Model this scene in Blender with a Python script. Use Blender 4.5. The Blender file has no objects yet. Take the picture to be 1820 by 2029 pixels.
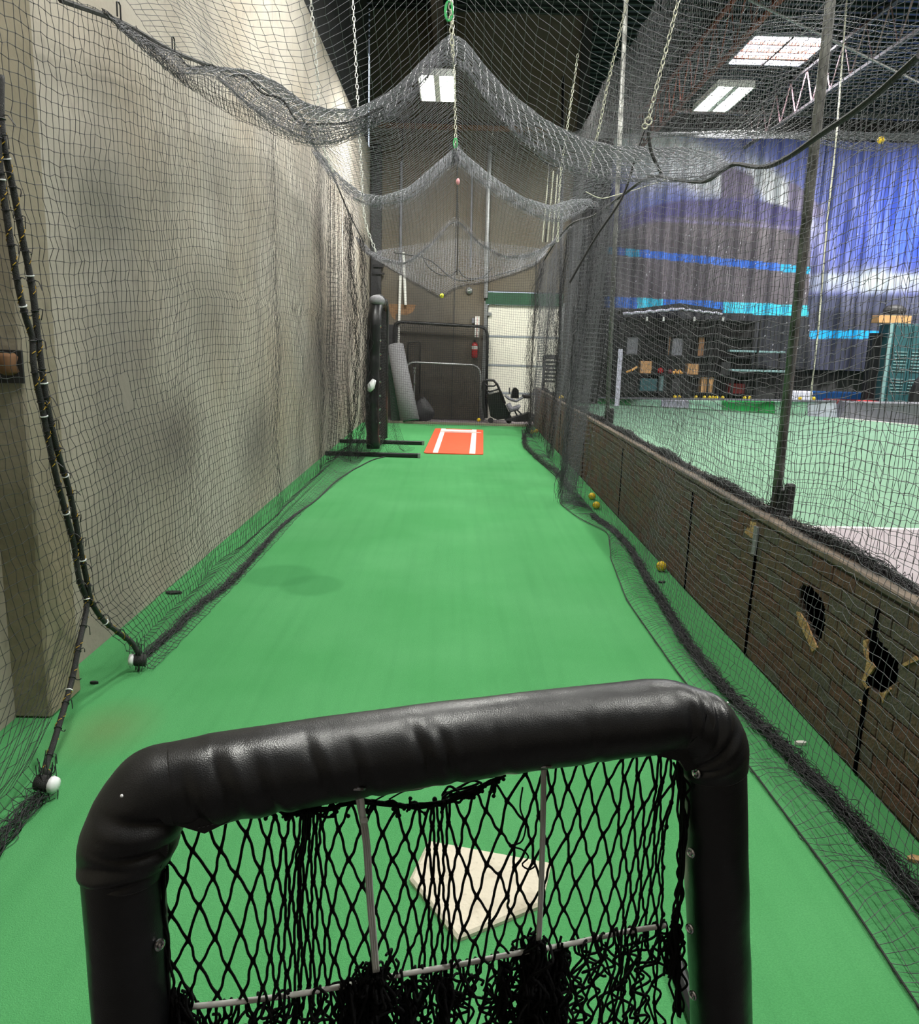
import bpy, math, random
import numpy as np
from mathutils import Vector, Matrix
from mathutils.geometry import tessellate_polygon
random.seed(7); RNG = np.random.default_rng(7)
SC = bpy.context.scene
COL = SC.collection
# ------------------------------------------------------------------ camera, world, exposure
F, PITCH, YAW, ROLL, EYE = 1593.6, .2075, -.0098, .0282, 1.7177
W, H = 1820, 2029
def cam_axes():
    cp, sp = math.cos(PITCH), math.sin(PITCH)
    f = np.array([0, cp, -sp]); u = np.array([0, sp, cp]); r = np.array([1., 0, 0])
    cr, sr = math.cos(ROLL), math.sin(ROLL)
    r2, u2 = cr*r + sr*u, -sr*r + cr*u
    c, s = math.cos(YAW), math.sin(YAW)
    Z = np.array([[c, -s, 0], [s, c, 0], [0, 0, 1]])
    return Z@r2, Z@u2, Z@f
CR, CU, CF = cam_axes()
cd = bpy.data.cameras.new('camera'); cam = bpy.data.objects.new('camera', cd); COL.objects.link(cam)
cd.sensor_fit = 'HORIZONTAL'; cd.sensor_width = 36; cd.lens = 36*F/W; cd.clip_start = .05; cd.clip_end = 100
cam.matrix_world = Matrix(((CR[0], CU[0], -CF[0], 0), (CR[1], CU[1], -CF[1], 0), (CR[2], CU[2], -CF[2], EYE), (0, 0, 0, 1)))
SC.camera = cam
wd = bpy.data.worlds.new('world'); SC.world = wd; wd.use_nodes = True
wd.node_tree.nodes['Background'].inputs[0].default_value = (.75, .85, 1, 1)
wd.node_tree.nodes['Background'].inputs[1].default_value = 1.0
SC.view_settings.view_transform = 'Standard'; SC.view_settings.look = 'None'
SC.view_settings.exposure = 0.36; SC.view_settings.gamma = 1; SC.view_settings.use_curve_mapping = False
LAMP_W = 260      # watts of each high-bay lamp
# where a pixel of the survey photograph meets a real plane (used only to measure positions)
def ray(px, py): return CR*(px-W/2) - CU*(py-H/2) + CF*F
O = np.array([0, 0, EYE])
def on_z(px, py, z=0.):
    d = ray(px, py); return O + d*(z-EYE)/d[2]
def on_x(px, py, x):
    d = ray(px, py); return O + d*x/d[0]
def on_y(px, py, y):
    d = ray(px, py); return O + d*y/d[1]
def on_pl(px, py, p0, n):
    d = ray(px, py); p0 = np.array(p0); n = np.array(n); return O + d*((p0-O)@n)/(d@n)
# ------------------------------------------------------------------ materials
def lin(c):
    c = [x/255 for x in c]
    return tuple((x/12.92 if x <= .04045 else ((x+.055)/1.055)**2.4) for x in c) + (1,)
MATS = {}
def mat(name, col, rough=.6, metal=0., var=.0, scale=6., bump=0., bscale=60., spec=.5, col2=None, stretch=None, emit=0, thresh=(.35, .65)):
    m = bpy.data.materials.new(name); m.use_nodes = True; nt = m.node_tree; N = nt.nodes; L = nt.links
    b = N['Principled BSDF']; b.inputs['Roughness'].default_value = rough; b.inputs['Metallic'].default_value = metal
    b.inputs['Specular IOR Level'].default_value = spec
    c = lin(col); b.inputs['Base Color'].default_value = c
    tc = N.new('ShaderNodeTexCoord'); src = tc.outputs['Object']
    if stretch:
        mp = N.new('ShaderNodeMapping'); mp.inputs['Scale'].default_value = stretch; L.new(src, mp.inputs[0]); src = mp.outputs[0]
    if var or col2:
        n = N.new('ShaderNodeTexNoise'); n.inputs['Scale'].default_value = scale; n.inputs['Detail'].default_value = 6; n.inputs['Roughness'].default_value = .65
        L.new(src, n.inputs['Vector'])
        r = N.new('ShaderNodeValToRGB'); L.new(n.outputs[0], r.inputs[0])
        r.color_ramp.elements[0].position, r.color_ramp.elements[1].position = thresh
        if col2: a, z = lin(col2), c
        else: a, z = tuple(x*(1-var) for x in c[:3])+(1,), tuple(min(1, x*(1+var)) for x in c[:3])+(1,)
        r.color_ramp.elements[0].color, r.color_ramp.elements[1].color = a, z
        L.new(r.outputs[0], b.inputs['Base Color'])
    if bump:
        n2 = N.new('ShaderNodeTexNoise'); n2.inputs['Scale'].default_value = bscale; n2.inputs['Detail'].default_value = 3; L.new(src, n2.inputs['Vector'])
        bp = N.new('ShaderNodeBump'); bp.inputs['Strength'].default_value = bump; bp.inputs['Distance'].default_value = .01
        L.new(n2.outputs[0], bp.inputs['Height']); L.new(bp.outputs[0], b.inputs['Normal'])
    if emit:
        b.inputs['Emission Color'].default_value = c; b.inputs['Emission Strength'].default_value = emit
    MATS[name] = m; return m
def mixnode(nt, fac, a, b, mode='MIX'):
    n = nt.nodes.new('ShaderNodeMix'); n.data_type = 'RGBA'; n.blend_type = mode
    for sock, v in ((n.inputs[0], fac), (n.inputs[6], a), (n.inputs[7], b)):
        if hasattr(v, 'is_linked'): nt.links.new(v, sock)
        else: sock.default_value = v
    return n.outputs[2]
def noise(nt, vec, scale, lo, hi, detail=5, stretch=None):
    if stretch:
        mp = nt.nodes.new('ShaderNodeMapping'); mp.inputs['Scale'].default_value = stretch; nt.links.new(vec, mp.inputs[0]); vec = mp.outputs[0]
    n = nt.nodes.new('ShaderNodeTexNoise'); n.inputs['Scale'].default_value = scale; n.inputs['Detail'].default_value = detail
    nt.links.new(vec, n.inputs['Vector'])
    r = nt.nodes.new('ShaderNodeMapRange'); r.inputs[1].default_value = lo; r.inputs[2].default_value = hi; nt.links.new(n.outputs[0], r.inputs[0])
    return r.outputs[0]
def blob(nt, vec, c, s, soft=.5):
    """0..1 inside an ellipse of centre c and radii s (object space): a stain with a shape of its own"""
    mp = nt.nodes.new('ShaderNodeMapping'); mp.vector_type = 'TEXTURE'
    mp.inputs['Location'].default_value = c; mp.inputs['Scale'].default_value = s; nt.links.new(vec, mp.inputs[0])
    l = nt.nodes.new('ShaderNodeVectorMath'); l.operation = 'LENGTH'; nt.links.new(mp.outputs[0], l.inputs[0])
    r = nt.nodes.new('ShaderNodeMapRange'); r.inputs[1].default_value = 1; r.inputs[2].default_value = 1-soft
    nt.links.new(l.outputs['Value'], r.inputs[0]); return r.outputs[0]
def mul(nt, a, k):
    m = nt.nodes.new('ShaderNodeMath'); m.operation = 'MULTIPLY'
    nt.links.new(a, m.inputs[0])
    if hasattr(k, 'is_linked'): nt.links.new(k, m.inputs[1])
    else: m.inputs[1].default_value = k
    return m.outputs[0]
def bump_from(nt, h, strength, dist=.01):
    bp = nt.nodes.new('ShaderNodeBump'); bp.inputs['Strength'].default_value = strength; bp.inputs['Distance'].default_value = dist
    nt.links.new(h, bp.inputs['Height']); nt.links.new(bp.outputs[0], nt.nodes['Principled BSDF'].inputs['Normal'])
# concrete
def concrete(name, base, dark, warm, stains=()):
    m = mat(name, base, .85, spec=.2); nt = m.node_tree; b = nt.nodes['Principled BSDF']
    v = [n for n in nt.nodes if n.type == 'TEX_COORD'][0].outputs['Object']
    c = mixnode(nt, noise(nt, v, .7, .4, .75), lin(base), lin(warm))
    c = mixnode(nt, mul(nt, noise(nt, v, .55, .5, .8, 7, (1, 1, .6)), .8), c, lin(dark))
    c = mixnode(nt, mul(nt, noise(nt, v, 1.6, .55, .9, 6, (1, 1, .12)), .5), c, lin(dark))
    c = mixnode(nt, mul(nt, noise(nt, v, 9, .62, .72, 4, (1, 1, .5)), .35), c, lin(dark))
    for cc, ss, k in stains: c = mixnode(nt, mul(nt, blob(nt, v, cc, ss, .9), k), c, lin(dark))
    nt.links.new(c, b.inputs['Base Color'])
    bump_from(nt, noise(nt, v, 25, .2, .8), .25)
    return m
concrete('concrete', (172, 166, 156), (102, 96, 92), (158, 147, 131),
         [((-1.95, 5.6, 1.0), (1, .8, .45), .7), ((-1.95, 8.0, .7), (1, .9, .6), .75), ((-1.95, 11.5, 1.4), (1, 1.2, 1.1), .7),
          ((-1.95, 6.6, 1.9), (1, 1.0, .6), .45), ((-1.95, 14, 1.2), (1, 2, 1.6), .6)])
concrete('concrete_warm', (146, 139, 123), (96, 91, 83), (130, 119, 98))
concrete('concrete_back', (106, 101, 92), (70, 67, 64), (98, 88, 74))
# turf
def turf(name, base, dark, light, stain=None, brown=None):
    m = mat(name, base, .95, spec=.08); nt = m.node_tree; b = nt.nodes['Principled BSDF']
    v = [n for n in nt.nodes if n.type == 'TEX_COORD'][0].outputs['Object']
    c = mixnode(nt, mul(nt, noise(nt, v, 1.1, .35, .75), .5), lin(base), lin(light))
    c = mixnode(nt, mul(nt, noise(nt, v, 14, .45, .75, 3, (1, .04, 1)), .16), c, lin(dark))
    c = mixnode(nt, mul(nt, noise(nt, v, 190, .35, .75, 2), .45), c, lin(dark))
    c = mixnode(nt, mul(nt, noise(nt, v, 45, .72, .78, 2), .35), c, lin(light))
    if stain:
        for cc, ss in stain: c = mixnode(nt, mul(nt, blob(nt, v, cc, ss, .25), .38), c, lin(dark))
    if brown: c = mixnode(nt, mul(nt, blob(nt, v, brown[0], brown[1], .9), .35), c, lin((110, 95, 60)))
    nt.links.new(c, b.inputs['Base Color']); bump_from(nt, noise(nt, v, 260, .2, .8, 2), .5, .004)
    return m
turf('turf_green', (77, 149, 90), (52, 116, 67), (100, 168, 113), [((-1.25, 5.72, 0), (.30, .32, 1)), ((-.98, 5.5, 0), (.24, .28, 1))], ((-1.5, 3.3, 0), (.25, .35, 1)))
turf('turf_glare', (112, 144, 122), (102, 134, 112), (124, 154, 134))  # hall turf paled in its colour to stand in for glare
mat('grey_floor', (134, 124, 128), .7, var=.06, scale=3, bump=.1)
mat('unseen_dark_floor', (62, 60, 60), .85, var=.15, scale=5)
mat('plain_black', (24, 25, 27), .6, var=.2, scale=10)
mat('dark_metal', (34, 35, 37), .45, metal=.3, var=.2, scale=20)
mat('net_black', (38, 38, 41), .55, spec=.5, var=.25, scale=40)
mat('net_lit', (122, 123, 130), .5, spec=.5, var=.25, scale=30)  # black twine recoloured pale, lamp light on the roof net painted in
mat('net_part_lit', (84, 85, 90), .55, spec=.5, var=.25, scale=30)  # same twine in mid grey, the light it catches put into the colour
mat('net_screen', (13, 13, 15), .75, spec=.2, var=.3, scale=150, bump=.6, bscale=700)
mat('rope_dark', (30, 30, 30), .6, var=.3, scale=60, bump=.6, bscale=300)
mat('rope_yellow', (176, 142, 40), .7)
mat('white_plastic', (226, 226, 222), .4, var=.06, scale=20)
mat('chain_cream', (200, 200, 180), .45)
mat('zip_white', (236, 238, 240), .35)
mat('grey_metal', (150, 152, 154), .35, metal=.7, var=.12, scale=14)
mat('chrome', (215, 215, 218), .18, metal=1.)
mat('post_metal', (146, 147, 142), .5, metal=.3, col2=(66, 66, 62), scale=22, stretch=(1, 1, .35))
mat('ceiling_deck', (44, 54, 54), .45, metal=.2, var=.2, scale=3)
mat('joist_grey', (84, 80, 80), .6, var=.2, scale=4)
mat('joist_red', (138, 74, 50), .6, var=.2, scale=4)
mat('joist_pink', (206, 172, 178), .6)
mat('joist_brown', (74, 62, 56), .6, var=.2, scale=5)
mat('wall_dark', (52, 52, 54), .8, var=.2, scale=2)
mat('green_paint', (30, 74, 50), .6, var=.12, scale=4)
mat('door_white', (222, 218, 206), .55, var=.04, scale=3)
mat('door_joint', (140, 146, 152), .6)
mat('orange_mat', (214, 84, 48), .85, var=.07, scale=8, bump=.3, bscale=150)
mat('white_line', (232, 228, 224), .7, var=.05, scale=15)
mat('ball_yellow', (232, 196, 30), .5, var=.08, scale=30, bump=.3, bscale=120)
mat('ball_seam', (180, 140, 24), .7)
mat('ball_lime', (206, 214, 60), .6)
mat('roll_grey', (134, 134, 138), .9, var=.12, scale=30, bump=.4, bscale=200)
mat('cap_wood', (118, 102, 86), .85, col2=(74, 70, 66), scale=9, stretch=(1, .4, 1), bump=.5, bscale=50)
mat('board_back', (62, 48, 38), .85, var=.25, scale=6)
mat('torn_wood', (206, 170, 122), .9, col2=(150, 108, 66), scale=40, bump=.7, bscale=90)
mat('hole_black', (5, 5, 6), .95, spec=.0)
mat('red_paint', (186, 28, 32), .35)
mat('dark_red', (110, 26, 30), .5)
mat('red_foam', (214, 48, 50), .7)
mat('cardboard', (186, 142, 96), .85, var=.1, scale=10)
mat('wood_brown', (120, 86, 58), .75, var=.2, scale=6, stretch=(1, 1, .2))
mat('teal_metal', (44, 82, 88), .4, var=.15, scale=4)
mat('teal_light', (120, 150, 152), .5, var=.1, scale=4)
mat('blue_mat', (30, 92, 160), .6, var=.12, scale=4)
mat('lilac_white', (206, 204, 222), .6, var=.05, scale=4)
mat('grey_mat', (104, 104, 110), .75, var=.08, scale=4)
mat('green_bright', (56, 176, 92), .7, var=.12, scale=2.5)
mat('green_pale', (176, 222, 196), .7, var=.06, scale=2.5)
mat('machine_grey', (112, 112, 120), .45, var=.1, scale=6)
mat('black_gloss', (20, 20, 23), .3, var=.2, scale=9)
mat('bag_black', (32, 31, 35), .6, var=.25, scale=12, bump=.3, bscale=25)
mat('gold', (232, 176, 96), .4, var=.2, scale=20)
mat('green_carabiner', (50, 170, 92), .35)
mat('pink_plastic', (216, 150, 156), .5)
mat('elastic_grey', (206, 208, 204), .5, var=.2, scale=60, stretch=(1, 1, .1), bump=.5, bscale=220)
mat('stain_brown', (120, 92, 66), .9, var=.25, scale=9)
mat('tube_glow', (250, 252, 240), .4, emit=22)
mat('sky_glow', (236, 232, 250), .5, emit=8)
mat('reflector', (236, 238, 236), .35)
# vinyl with its woven emboss and soft creases
m = mat('vinyl', (12, 13, 17), .38, spec=.62); nt = m.node_tree
v = [n for n in nt.nodes if n.type == 'TEX_COORD'][0].outputs['Object']
vo = nt.nodes.new('ShaderNodeTexVoronoi'); vo.inputs['Scale'].default_value = 420; nt.links.new(v, vo.inputs['Vector'])
bp1 = nt.nodes.new('ShaderNodeBump'); bp1.inputs['Strength'].default_value = .25; bp1.inputs['Distance'].default_value = .001; nt.links.new(vo.outputs['Distance'], bp1.inputs['Height'])
bp2 = nt.nodes.new('ShaderNodeBump'); bp2.inputs['Strength'].default_value = .16; bp2.inputs['Distance'].default_value = .02
nt.links.new(noise(nt, v, 9, .2, .8, 2), bp2.inputs['Height']); nt.links.new(bp1.outputs[0], bp2.inputs['Normal'])
nt.links.new(bp2.outputs[0], nt.nodes['Principled BSDF'].inputs['Normal'])
nt.links.new(mixnode(nt, mul(nt, noise(nt, v, 7, .55, .8, 6), .5), lin((12, 13, 16)), lin((34, 36, 41))), nt.nodes['Principled BSDF'].inputs['Base Color'])
r_ = nt.nodes.new('ShaderNodeMapRange'); r_.inputs[3].default_value = .30; r_.inputs[4].default_value = .46; nt.links.new(noise(nt, v, 5, .3, .7), r_.inputs[0]); nt.links.new(r_.outputs[0], nt.nodes['Principled BSDF'].inputs['Roughness'])
# brick face colours, one random shade per object/face position
def brickmat(name, a, bb, c3):
    m = mat(name, a, .7, spec=.3); nt = m.node_tree; b = nt.nodes['Principled BSDF']
    v = [n for n in nt.nodes if n.type == 'TEX_COORD'][0].outputs['Object']
    c = mixnode(nt, noise(nt, v, 5, .3, .7), lin(a), lin(bb))
    c = mixnode(nt, mul(nt, noise(nt, v, 22, .5, .7), .6), c, lin(c3))
    nt.links.new(c, b.inputs['Base Color']); bump_from(nt, noise(nt, v, 90, .2, .8), .4)
brickmat('brick_brown', (108, 86, 70), (92, 76, 64), (74, 62, 54))
brickmat('brick_red', (110, 78, 66), (94, 68, 58), (76, 58, 50))
brickmat('brick_grey', (100, 91, 80), (88, 80, 72), (68, 60, 55))
mat('brick_joint', (58, 46, 38), .85, var=.25, scale=12)
m = mat('plate_white', (206, 198, 178), .6, spec=.3); nt = m.node_tree; b = nt.nodes['Principled BSDF']
v = [n for n in nt.nodes if n.type == 'TEX_COORD'][0].outputs['Object']
c = mixnode(nt, mul(nt, noise(nt, v, 9, .55, .75, 7), .6), lin((204, 196, 178)), lin((142, 130, 110)))
c = mixnode(nt, mul(nt, noise(nt, v, 60, .6, .8, 3), .4), c, lin((120, 110, 90)))
nt.links.new(c, b.inputs['Base Color']); bump_from(nt, noise(nt, v, 60, .2, .8), .2)
# ------------------------------------------------------------------ mesh helpers
class MB:
    def __init__(s): s.V = []; s.F = []
    def add(s, vs, fs):
        n = len(s.V); s.V += [tuple(map(float, v)) for v in vs]; s.F += [tuple(i+n for i in f) for f in fs]; return s
    def box(s, c, d, R=None, bev=0.):
        x, y, z = d[0]/2, d[1]/2, d[2]/2
        if bev <= 0:
            vs = [(a*x, b*y, e*z) for a in (-1, 1) for b in (-1, 1) for e in (-1, 1)]
            fs = [(0, 1, 3, 2), (4, 6, 7, 5), (0, 4, 5, 1), (2, 3, 7, 6), (0, 2, 6, 4), (1, 5, 7, 3)]
        else:
            vs = []; k = bev
            for sx in (-1, 1):
                for sy in (-1, 1):
                    for sz in (-1, 1):
                        vs += [(sx*x, sy*(y-k), sz*(z-k)), (sx*(x-k), sy*y, sz*(z-k)), (sx*(x-k), sy*(y-k), sz*z)]
            def I(a, b, e, w): return ((a > 0)*4+(b > 0)*2+(e > 0))*3+w
            fs = []
            for a in (-1, 1):
                fs.append([I(a, b, e, 0) for b, e in ((-1, -1), (1, -1), (1, 1), (-1, 1))][::a])
                fs.append([I(b, a, e, 1) for b, e in ((-1, -1), (1, -1), (1, 1), (-1, 1))][::-a])
                fs.append([I(b, e, a, 2) for b, e in ((-1, -1), (1, -1), (1, 1), (-1, 1))][::a])
            for a in (-1, 1):
                for b in (-1, 1):
                    fs.append([I(a, b, -1, 0), I(a, b, 1, 0), I(a, b, 1, 1), I(a, b, -1, 1)][::a*b])
                    fs.append([I(a, -1, b, 0), I(a, -1, b, 2), I(a, 1, b, 2), I(a, 1, b, 0)][::a*b])
                    fs.append([I(-1, a, b, 1), I(1, a, b, 1), I(1, a, b, 2), I(-1, a, b, 2)][::a*b])
                    for e in (-1, 1): fs.append([I(a, b, e, 0), I(a, b, e, 1), I(a, b, e, 2)][::a*b*e])
        if R is not None: vs = [tuple(R @ Vector(v)) for v in vs]
        return s.add([(v[0]+c[0], v[1]+c[1], v[2]+c[2]) for v in vs], fs)
    def tube(s, path, r, n=8, closed=False, caps=True, sq=1.):
        P = np.array(path, float); m = len(P); rr = np.full(m, r) if np.isscalar(r) else np.array(r, float)
        if closed: T = np.roll(P, -1, 0)-np.roll(P, 1, 0)
        else: T = np.gradient(P, axis=0)
        T /= np.linalg.norm(T, axis=1)[:, None]+1e-12
        ref = np.array([0, 0, 1.]) if abs(T[0][2]) < .9 else np.array([0, 1., 0])
        a = np.cross(T[0], ref); a /= np.linalg.norm(a); vs = []
        for i in range(m):
            a = a-T[i]*(a@T[i]); a /= np.linalg.norm(a)+1e-12; b = np.cross(T[i], a)
            for k in range(n):
                t = 2*math.pi*k/n; vs.append(P[i]+rr[i]*(math.cos(t)*a+sq*math.sin(t)*b))
        fs = [(i*n+k, i*n+(k+1) % n, ((i+1) % m)*n+(k+1) % n, ((i+1) % m)*n+k) for i in range(m if closed else m-1) for k in range(n)]
        if caps and not closed: fs += [tuple(range(n))[::-1], tuple((m-1)*n+k for k in range(n))]
        return s.add(vs, fs)
    def rod(s, a, b, r, n=8): return s.tube([a, b], r, n)
    def ring(s, c, ax, R, r, n=14, k=6):
        ax = Vector(ax).normalized(); u = ax.orthogonal().normalized(); w = ax.cross(u)
        return s.tube([np.array(Vector(c)+u*R*math.cos(t)+w*R*math.sin(t)) for t in [2*math.pi*i/n for i in range(n)]], r, k, True)
    def ball(s, c, r, n=10, m=7, sc=(1, 1, 1)):
        vs = [(c[0], c[1], c[2]+r*sc[2])]
        for j in range(1, m):
            t = math.pi*j/m
            for i in range(n):
                p = 2*math.pi*i/n; vs.append((c[0]+r*sc[0]*math.sin(t)*math.cos(p), c[1]+r*sc[1]*math.sin(t)*math.sin(p), c[2]+r*sc[2]*math.cos(t)))
        vs.append((c[0], c[1], c[2]-r*sc[2])); fs = [(0, 1+i, 1+(i+1) % n) for i in range(n)]
        for j in range(m-2):
            for i in range(n): fs.append((1+j*n+i, 1+(j+1)*n+i, 1+(j+1)*n+(i+1) % n, 1+j*n+(i+1) % n))
        q = 1+(m-2)*n; fs += [(q+i, len(vs)-1, q+(i+1) % n) for i in range(n)]
        return s.add(vs, fs)
    def prism(s, poly, vec):
        n = len(poly); vec = np.array(vec, float); P = [np.array(p, float) for p in poly]
        tr = tessellate_polygon([[Vector(p) for p in P]])
        return s.add(P+[p+vec for p in P], [tuple(t) for t in tr]+[tuple(i+n for i in t)[::-1] for t in tr]+[(i, (i+1) % n, (i+1) % n+n, i+n) for i in range(n)])
    def grid(s, G, wrap=False):
        G = np.array(G, float); n, m = G.shape[:2]
        return s.add(G.reshape(-1, 3), [(i*m+j, i*m+(j+1) % m, (i+1)*m+(j+1) % m, (i+1)*m+j) for i in range(n-1) for j in range(m if wrap else m-1)])
    def mesh(s, name, m, smooth=False):
        me = bpy.data.meshes.new(name); me.from_pydata(s.V, [], s.F); me.materials.append(MATS[m] if isinstance(m, str) else m)
        if smooth: me.polygons.foreach_set('use_smooth', [True]*len(me.polygons))
        me.update(); return me
    def build(s, name, m, parent=None, smooth=False):
        return link(name, s.mesh(name, m, smooth), parent)
def link(name, me, parent=None):
    o = bpy.data.objects.new(name, me); COL.objects.link(o)
    if parent is not None:
        o.parent = parent
        if parent.type == 'EMPTY' or parent.location.length > 0: o.matrix_parent_inverse = parent.matrix_world.inverted() if parent.get('placed') else Matrix()
    return o
def tag(o, label=None, cat=None, group=None, kind=None):
    for k, v in (('label', label), ('category', cat), ('group', group), ('kind', kind)):
        if v: o[k] = v
    return o
def thing(name, label, cat, loc=(0, 0, 0), group=None):
    """an Empty at the thing's base; its parts are built in world coordinates and keep their place"""
    o = bpy.data.objects.new(name, None); COL.objects.link(o); o.location = [float(x) for x in loc]; o.empty_display_size = .1
    o.matrix_world = Matrix.Translation(o.location); o['placed'] = 1
    return tag(o, label, cat, group)
def struct(o): o['kind'] = 'structure'; return o
def spline(pts, n):
    P = np.array(pts, float); t = np.r_[0, np.cumsum(np.linalg.norm(np.diff(P, axis=0), axis=1))]; t /= t[-1]
    out = []; q = np.linspace(0, 1, n)
    # Catmull-Rom through chord-length parameters
    M = np.gradient(P, t, axis=0)
    for x in q:
        i = min(len(t)-2, max(0, np.searchsorted(t, x)-1)); h = t[i+1]-t[i]; s = (x-t[i])/h
        out.append((2*s**3-3*s**2+1)*P[i]+(s**3-2*s**2+s)*h*M[i]+(-2*s**3+3*s**2)*P[i+1]+(s**3-s**2)*h*M[i+1])
    return np.array(out)
# fast strand mesh: S (k strands, n points, 3) -> three-sided twine
def strands(S, r, mask=None, sides=3):
    S = np.asarray(S, float); k, n = S.shape[:2]; T = np.gradient(S, axis=1); T /= np.linalg.norm(T, axis=2)[..., None]+1e-12
    ref = np.array([.37, .51, .77]); A = np.cross(T, ref); A /= np.linalg.norm(A, axis=2)[..., None]+1e-12; B = np.cross(T, A)
    V = np.stack([S+r*(math.cos(t)*A+math.sin(t)*B) for t in [2*math.pi*q/sides for q in range(sides)]], 2)
    idx = np.arange(k*n*sides).reshape(k, n, sides); a, b = idx[:, :-1], idx[:, 1:]
    Fq = np.stack([a, np.roll(a, -1, 2), np.roll(b, -1, 2), b], -1)
    if mask is not None:
        ok = (mask[:, :-1] & mask[:, 1:]); Fq = Fq[ok]
    return V.reshape(-1, 3), Fq.reshape(-1, 4)
def knots(P, r):
    P = P.reshape(-1, 3); o = np.array([(1, 0, 0), (-1, 0, 0), (0, 1, 0), (0, -1, 0), (0, 0, 1), (0, 0, -1)])*r
    V = (P[:, None]+o[None]).reshape(-1, 3); f = np.array([(0, 2, 4), (2, 1, 4), (1, 3, 4), (3, 0, 4), (2, 0, 5), (1, 2, 5), (3, 1, 5), (0, 3, 5)])
    return V, (np.arange(len(P))[:, None, None]*6+f[None]).reshape(-1, 3)
def raw_mesh(name, Vs, Fs, m):
    V = np.concatenate(Vs); off = 0; loops = []; starts = []; cur = 0
    for v, f in zip(Vs, Fs):
        w = f.shape[1]; loops.append((f+off).ravel()); starts.append(cur+np.arange(len(f))*w); cur += f.size; off += len(v)
    loops = np.concatenate(loops); starts = np.concatenate(starts)
    me = bpy.data.meshes.new(name); me.vertices.add(len(V)); me.vertices.foreach_set('co', V.astype(np.float32).ravel())
    me.loops.add(len(loops)); me.loops.foreach_set('vertex_index', loops.astype(np.int32))
    me.polygons.add(len(starts)); me.polygons.foreach_set('loop_start', starts.astype(np.int32))
    me.materials.append(MATS[m]); me.update(calc_edges=True); return me
def net(P, r=.0014, kn=0., mask=None, jit=.003):
    P = P+RNG.normal(0, jit, P.shape)
    out = [strands(P, r, mask), strands(P.transpose(1, 0, 2), r, None if mask is None else mask.T)]
    if kn: out.append(knots(P if mask is None else P[mask], kn))
    return [o[0] for o in out], [o[1] for o in out]
def build_net(name, parts, m, parent=None):
    Vs = []; Fs = []
    for a, b in parts: Vs += a; Fs += b
    return link(name, raw_mesh(name, Vs, Fs, m), parent)
def bunch(path, rad, k, r=.0016, step=.03, wob=1., flat=1., sides=3, soft=1):
    """k wandering strands of gathered twine about a path"""
    P = np.array(path, float); L = np.linalg.norm(np.diff(P, axis=0), axis=1).sum(); n = max(4, int(L/step)); P = spline(P, n)
    rad = np.interp(np.linspace(0, 1, n), np.linspace(0, 1, np.size(rad)), np.atleast_1d(rad))[:, None]
    S = np.zeros((k, n, 3)); nc = max(4, n//(2*soft)); t = np.linspace(0, nc-1, n+8)
    for i in range(k):
        q = RNG.normal(0, 1, (nc, 3)); q = np.stack([np.convolve(np.interp(t, np.arange(nc), q[:, c]), np.ones(3)/3, 'same')[4:4+n] for c in range(3)], 1)
        base = RNG.normal(0, .6, 3); S[i] = P+(base*(1-.5*wob)+q*.75*wob)*rad*np.array([1, 1, flat])
    o = strands(S, r, None, sides); return [o[0]], [o[1]]
def clampz(o, z=.003):
    me = o.data; n = len(me.vertices); c = np.empty(n*3, np.float32); me.vertices.foreach_get('co', c); c[2::3] = np.maximum(c[2::3], z)
    me.vertices.foreach_set('co', c); me.update(); return o
XL, XR, BT = -1.948, 1.714, .795      # left wall, divider face, divider height
YB, YT = 18.5, 17.17                  # back wall, end of turf
CZ = 8.5                              # roof deck
# ------------------------------------------------------------------ large structure
struct(MB().box(((XL+1.8)/2, (YT+1.5)/2, -.05), (1.8-XL, YT-1.5, .1)).build('floor', 'turf_green'))
struct(MB().box(((XL+1.8)/2, -.85, -.05), (1.8-XL, 4.7, .1)).build('floor', 'unseen_dark_floor'))  # unseen floor made dark to keep green reflections off the pads
struct(MB().box((.3, (YT+YB)/2+.3, -.06), (4.9, YB-YT+.6, .1)).build('floor', 'grey_floor'))
struct(MB().box((9.4, 16.95, -.05), (15.2, 18.1, .1)).build('floor', 'turf_glare'))
struct(MB().box((9.4, 2.35, -.05), (15.2, 11.1, .1)).build('floor', 'grey_floor'))
struct(MB().box((9.4, 7.9, .001), (15.2, .07, .004)).build('trim_1', 'white_line'))
struct(MB().box(((XL+1.75)/2, YT+.03, .02), (1.75-XL, .09, .05)).build('trim_2', 'concrete_warm'))
struct(MB().box((XL-.15, 7.65, 2.85), (.3, 21.7, 5.72)).build('wall_left', 'concrete'))
struct(MB().box((XL-.2, 7.65, 7.1), (.3, 21.7, 2.8)).build('wall_left', 'wall_dark'))
struct(MB().box(((XL-.162-1.786)/2+.0, 3.53, 2.86), (-1.786-XL+.16, .30, 5.72), bev=.012).build('trim_3', 'concrete_warm'))
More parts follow.
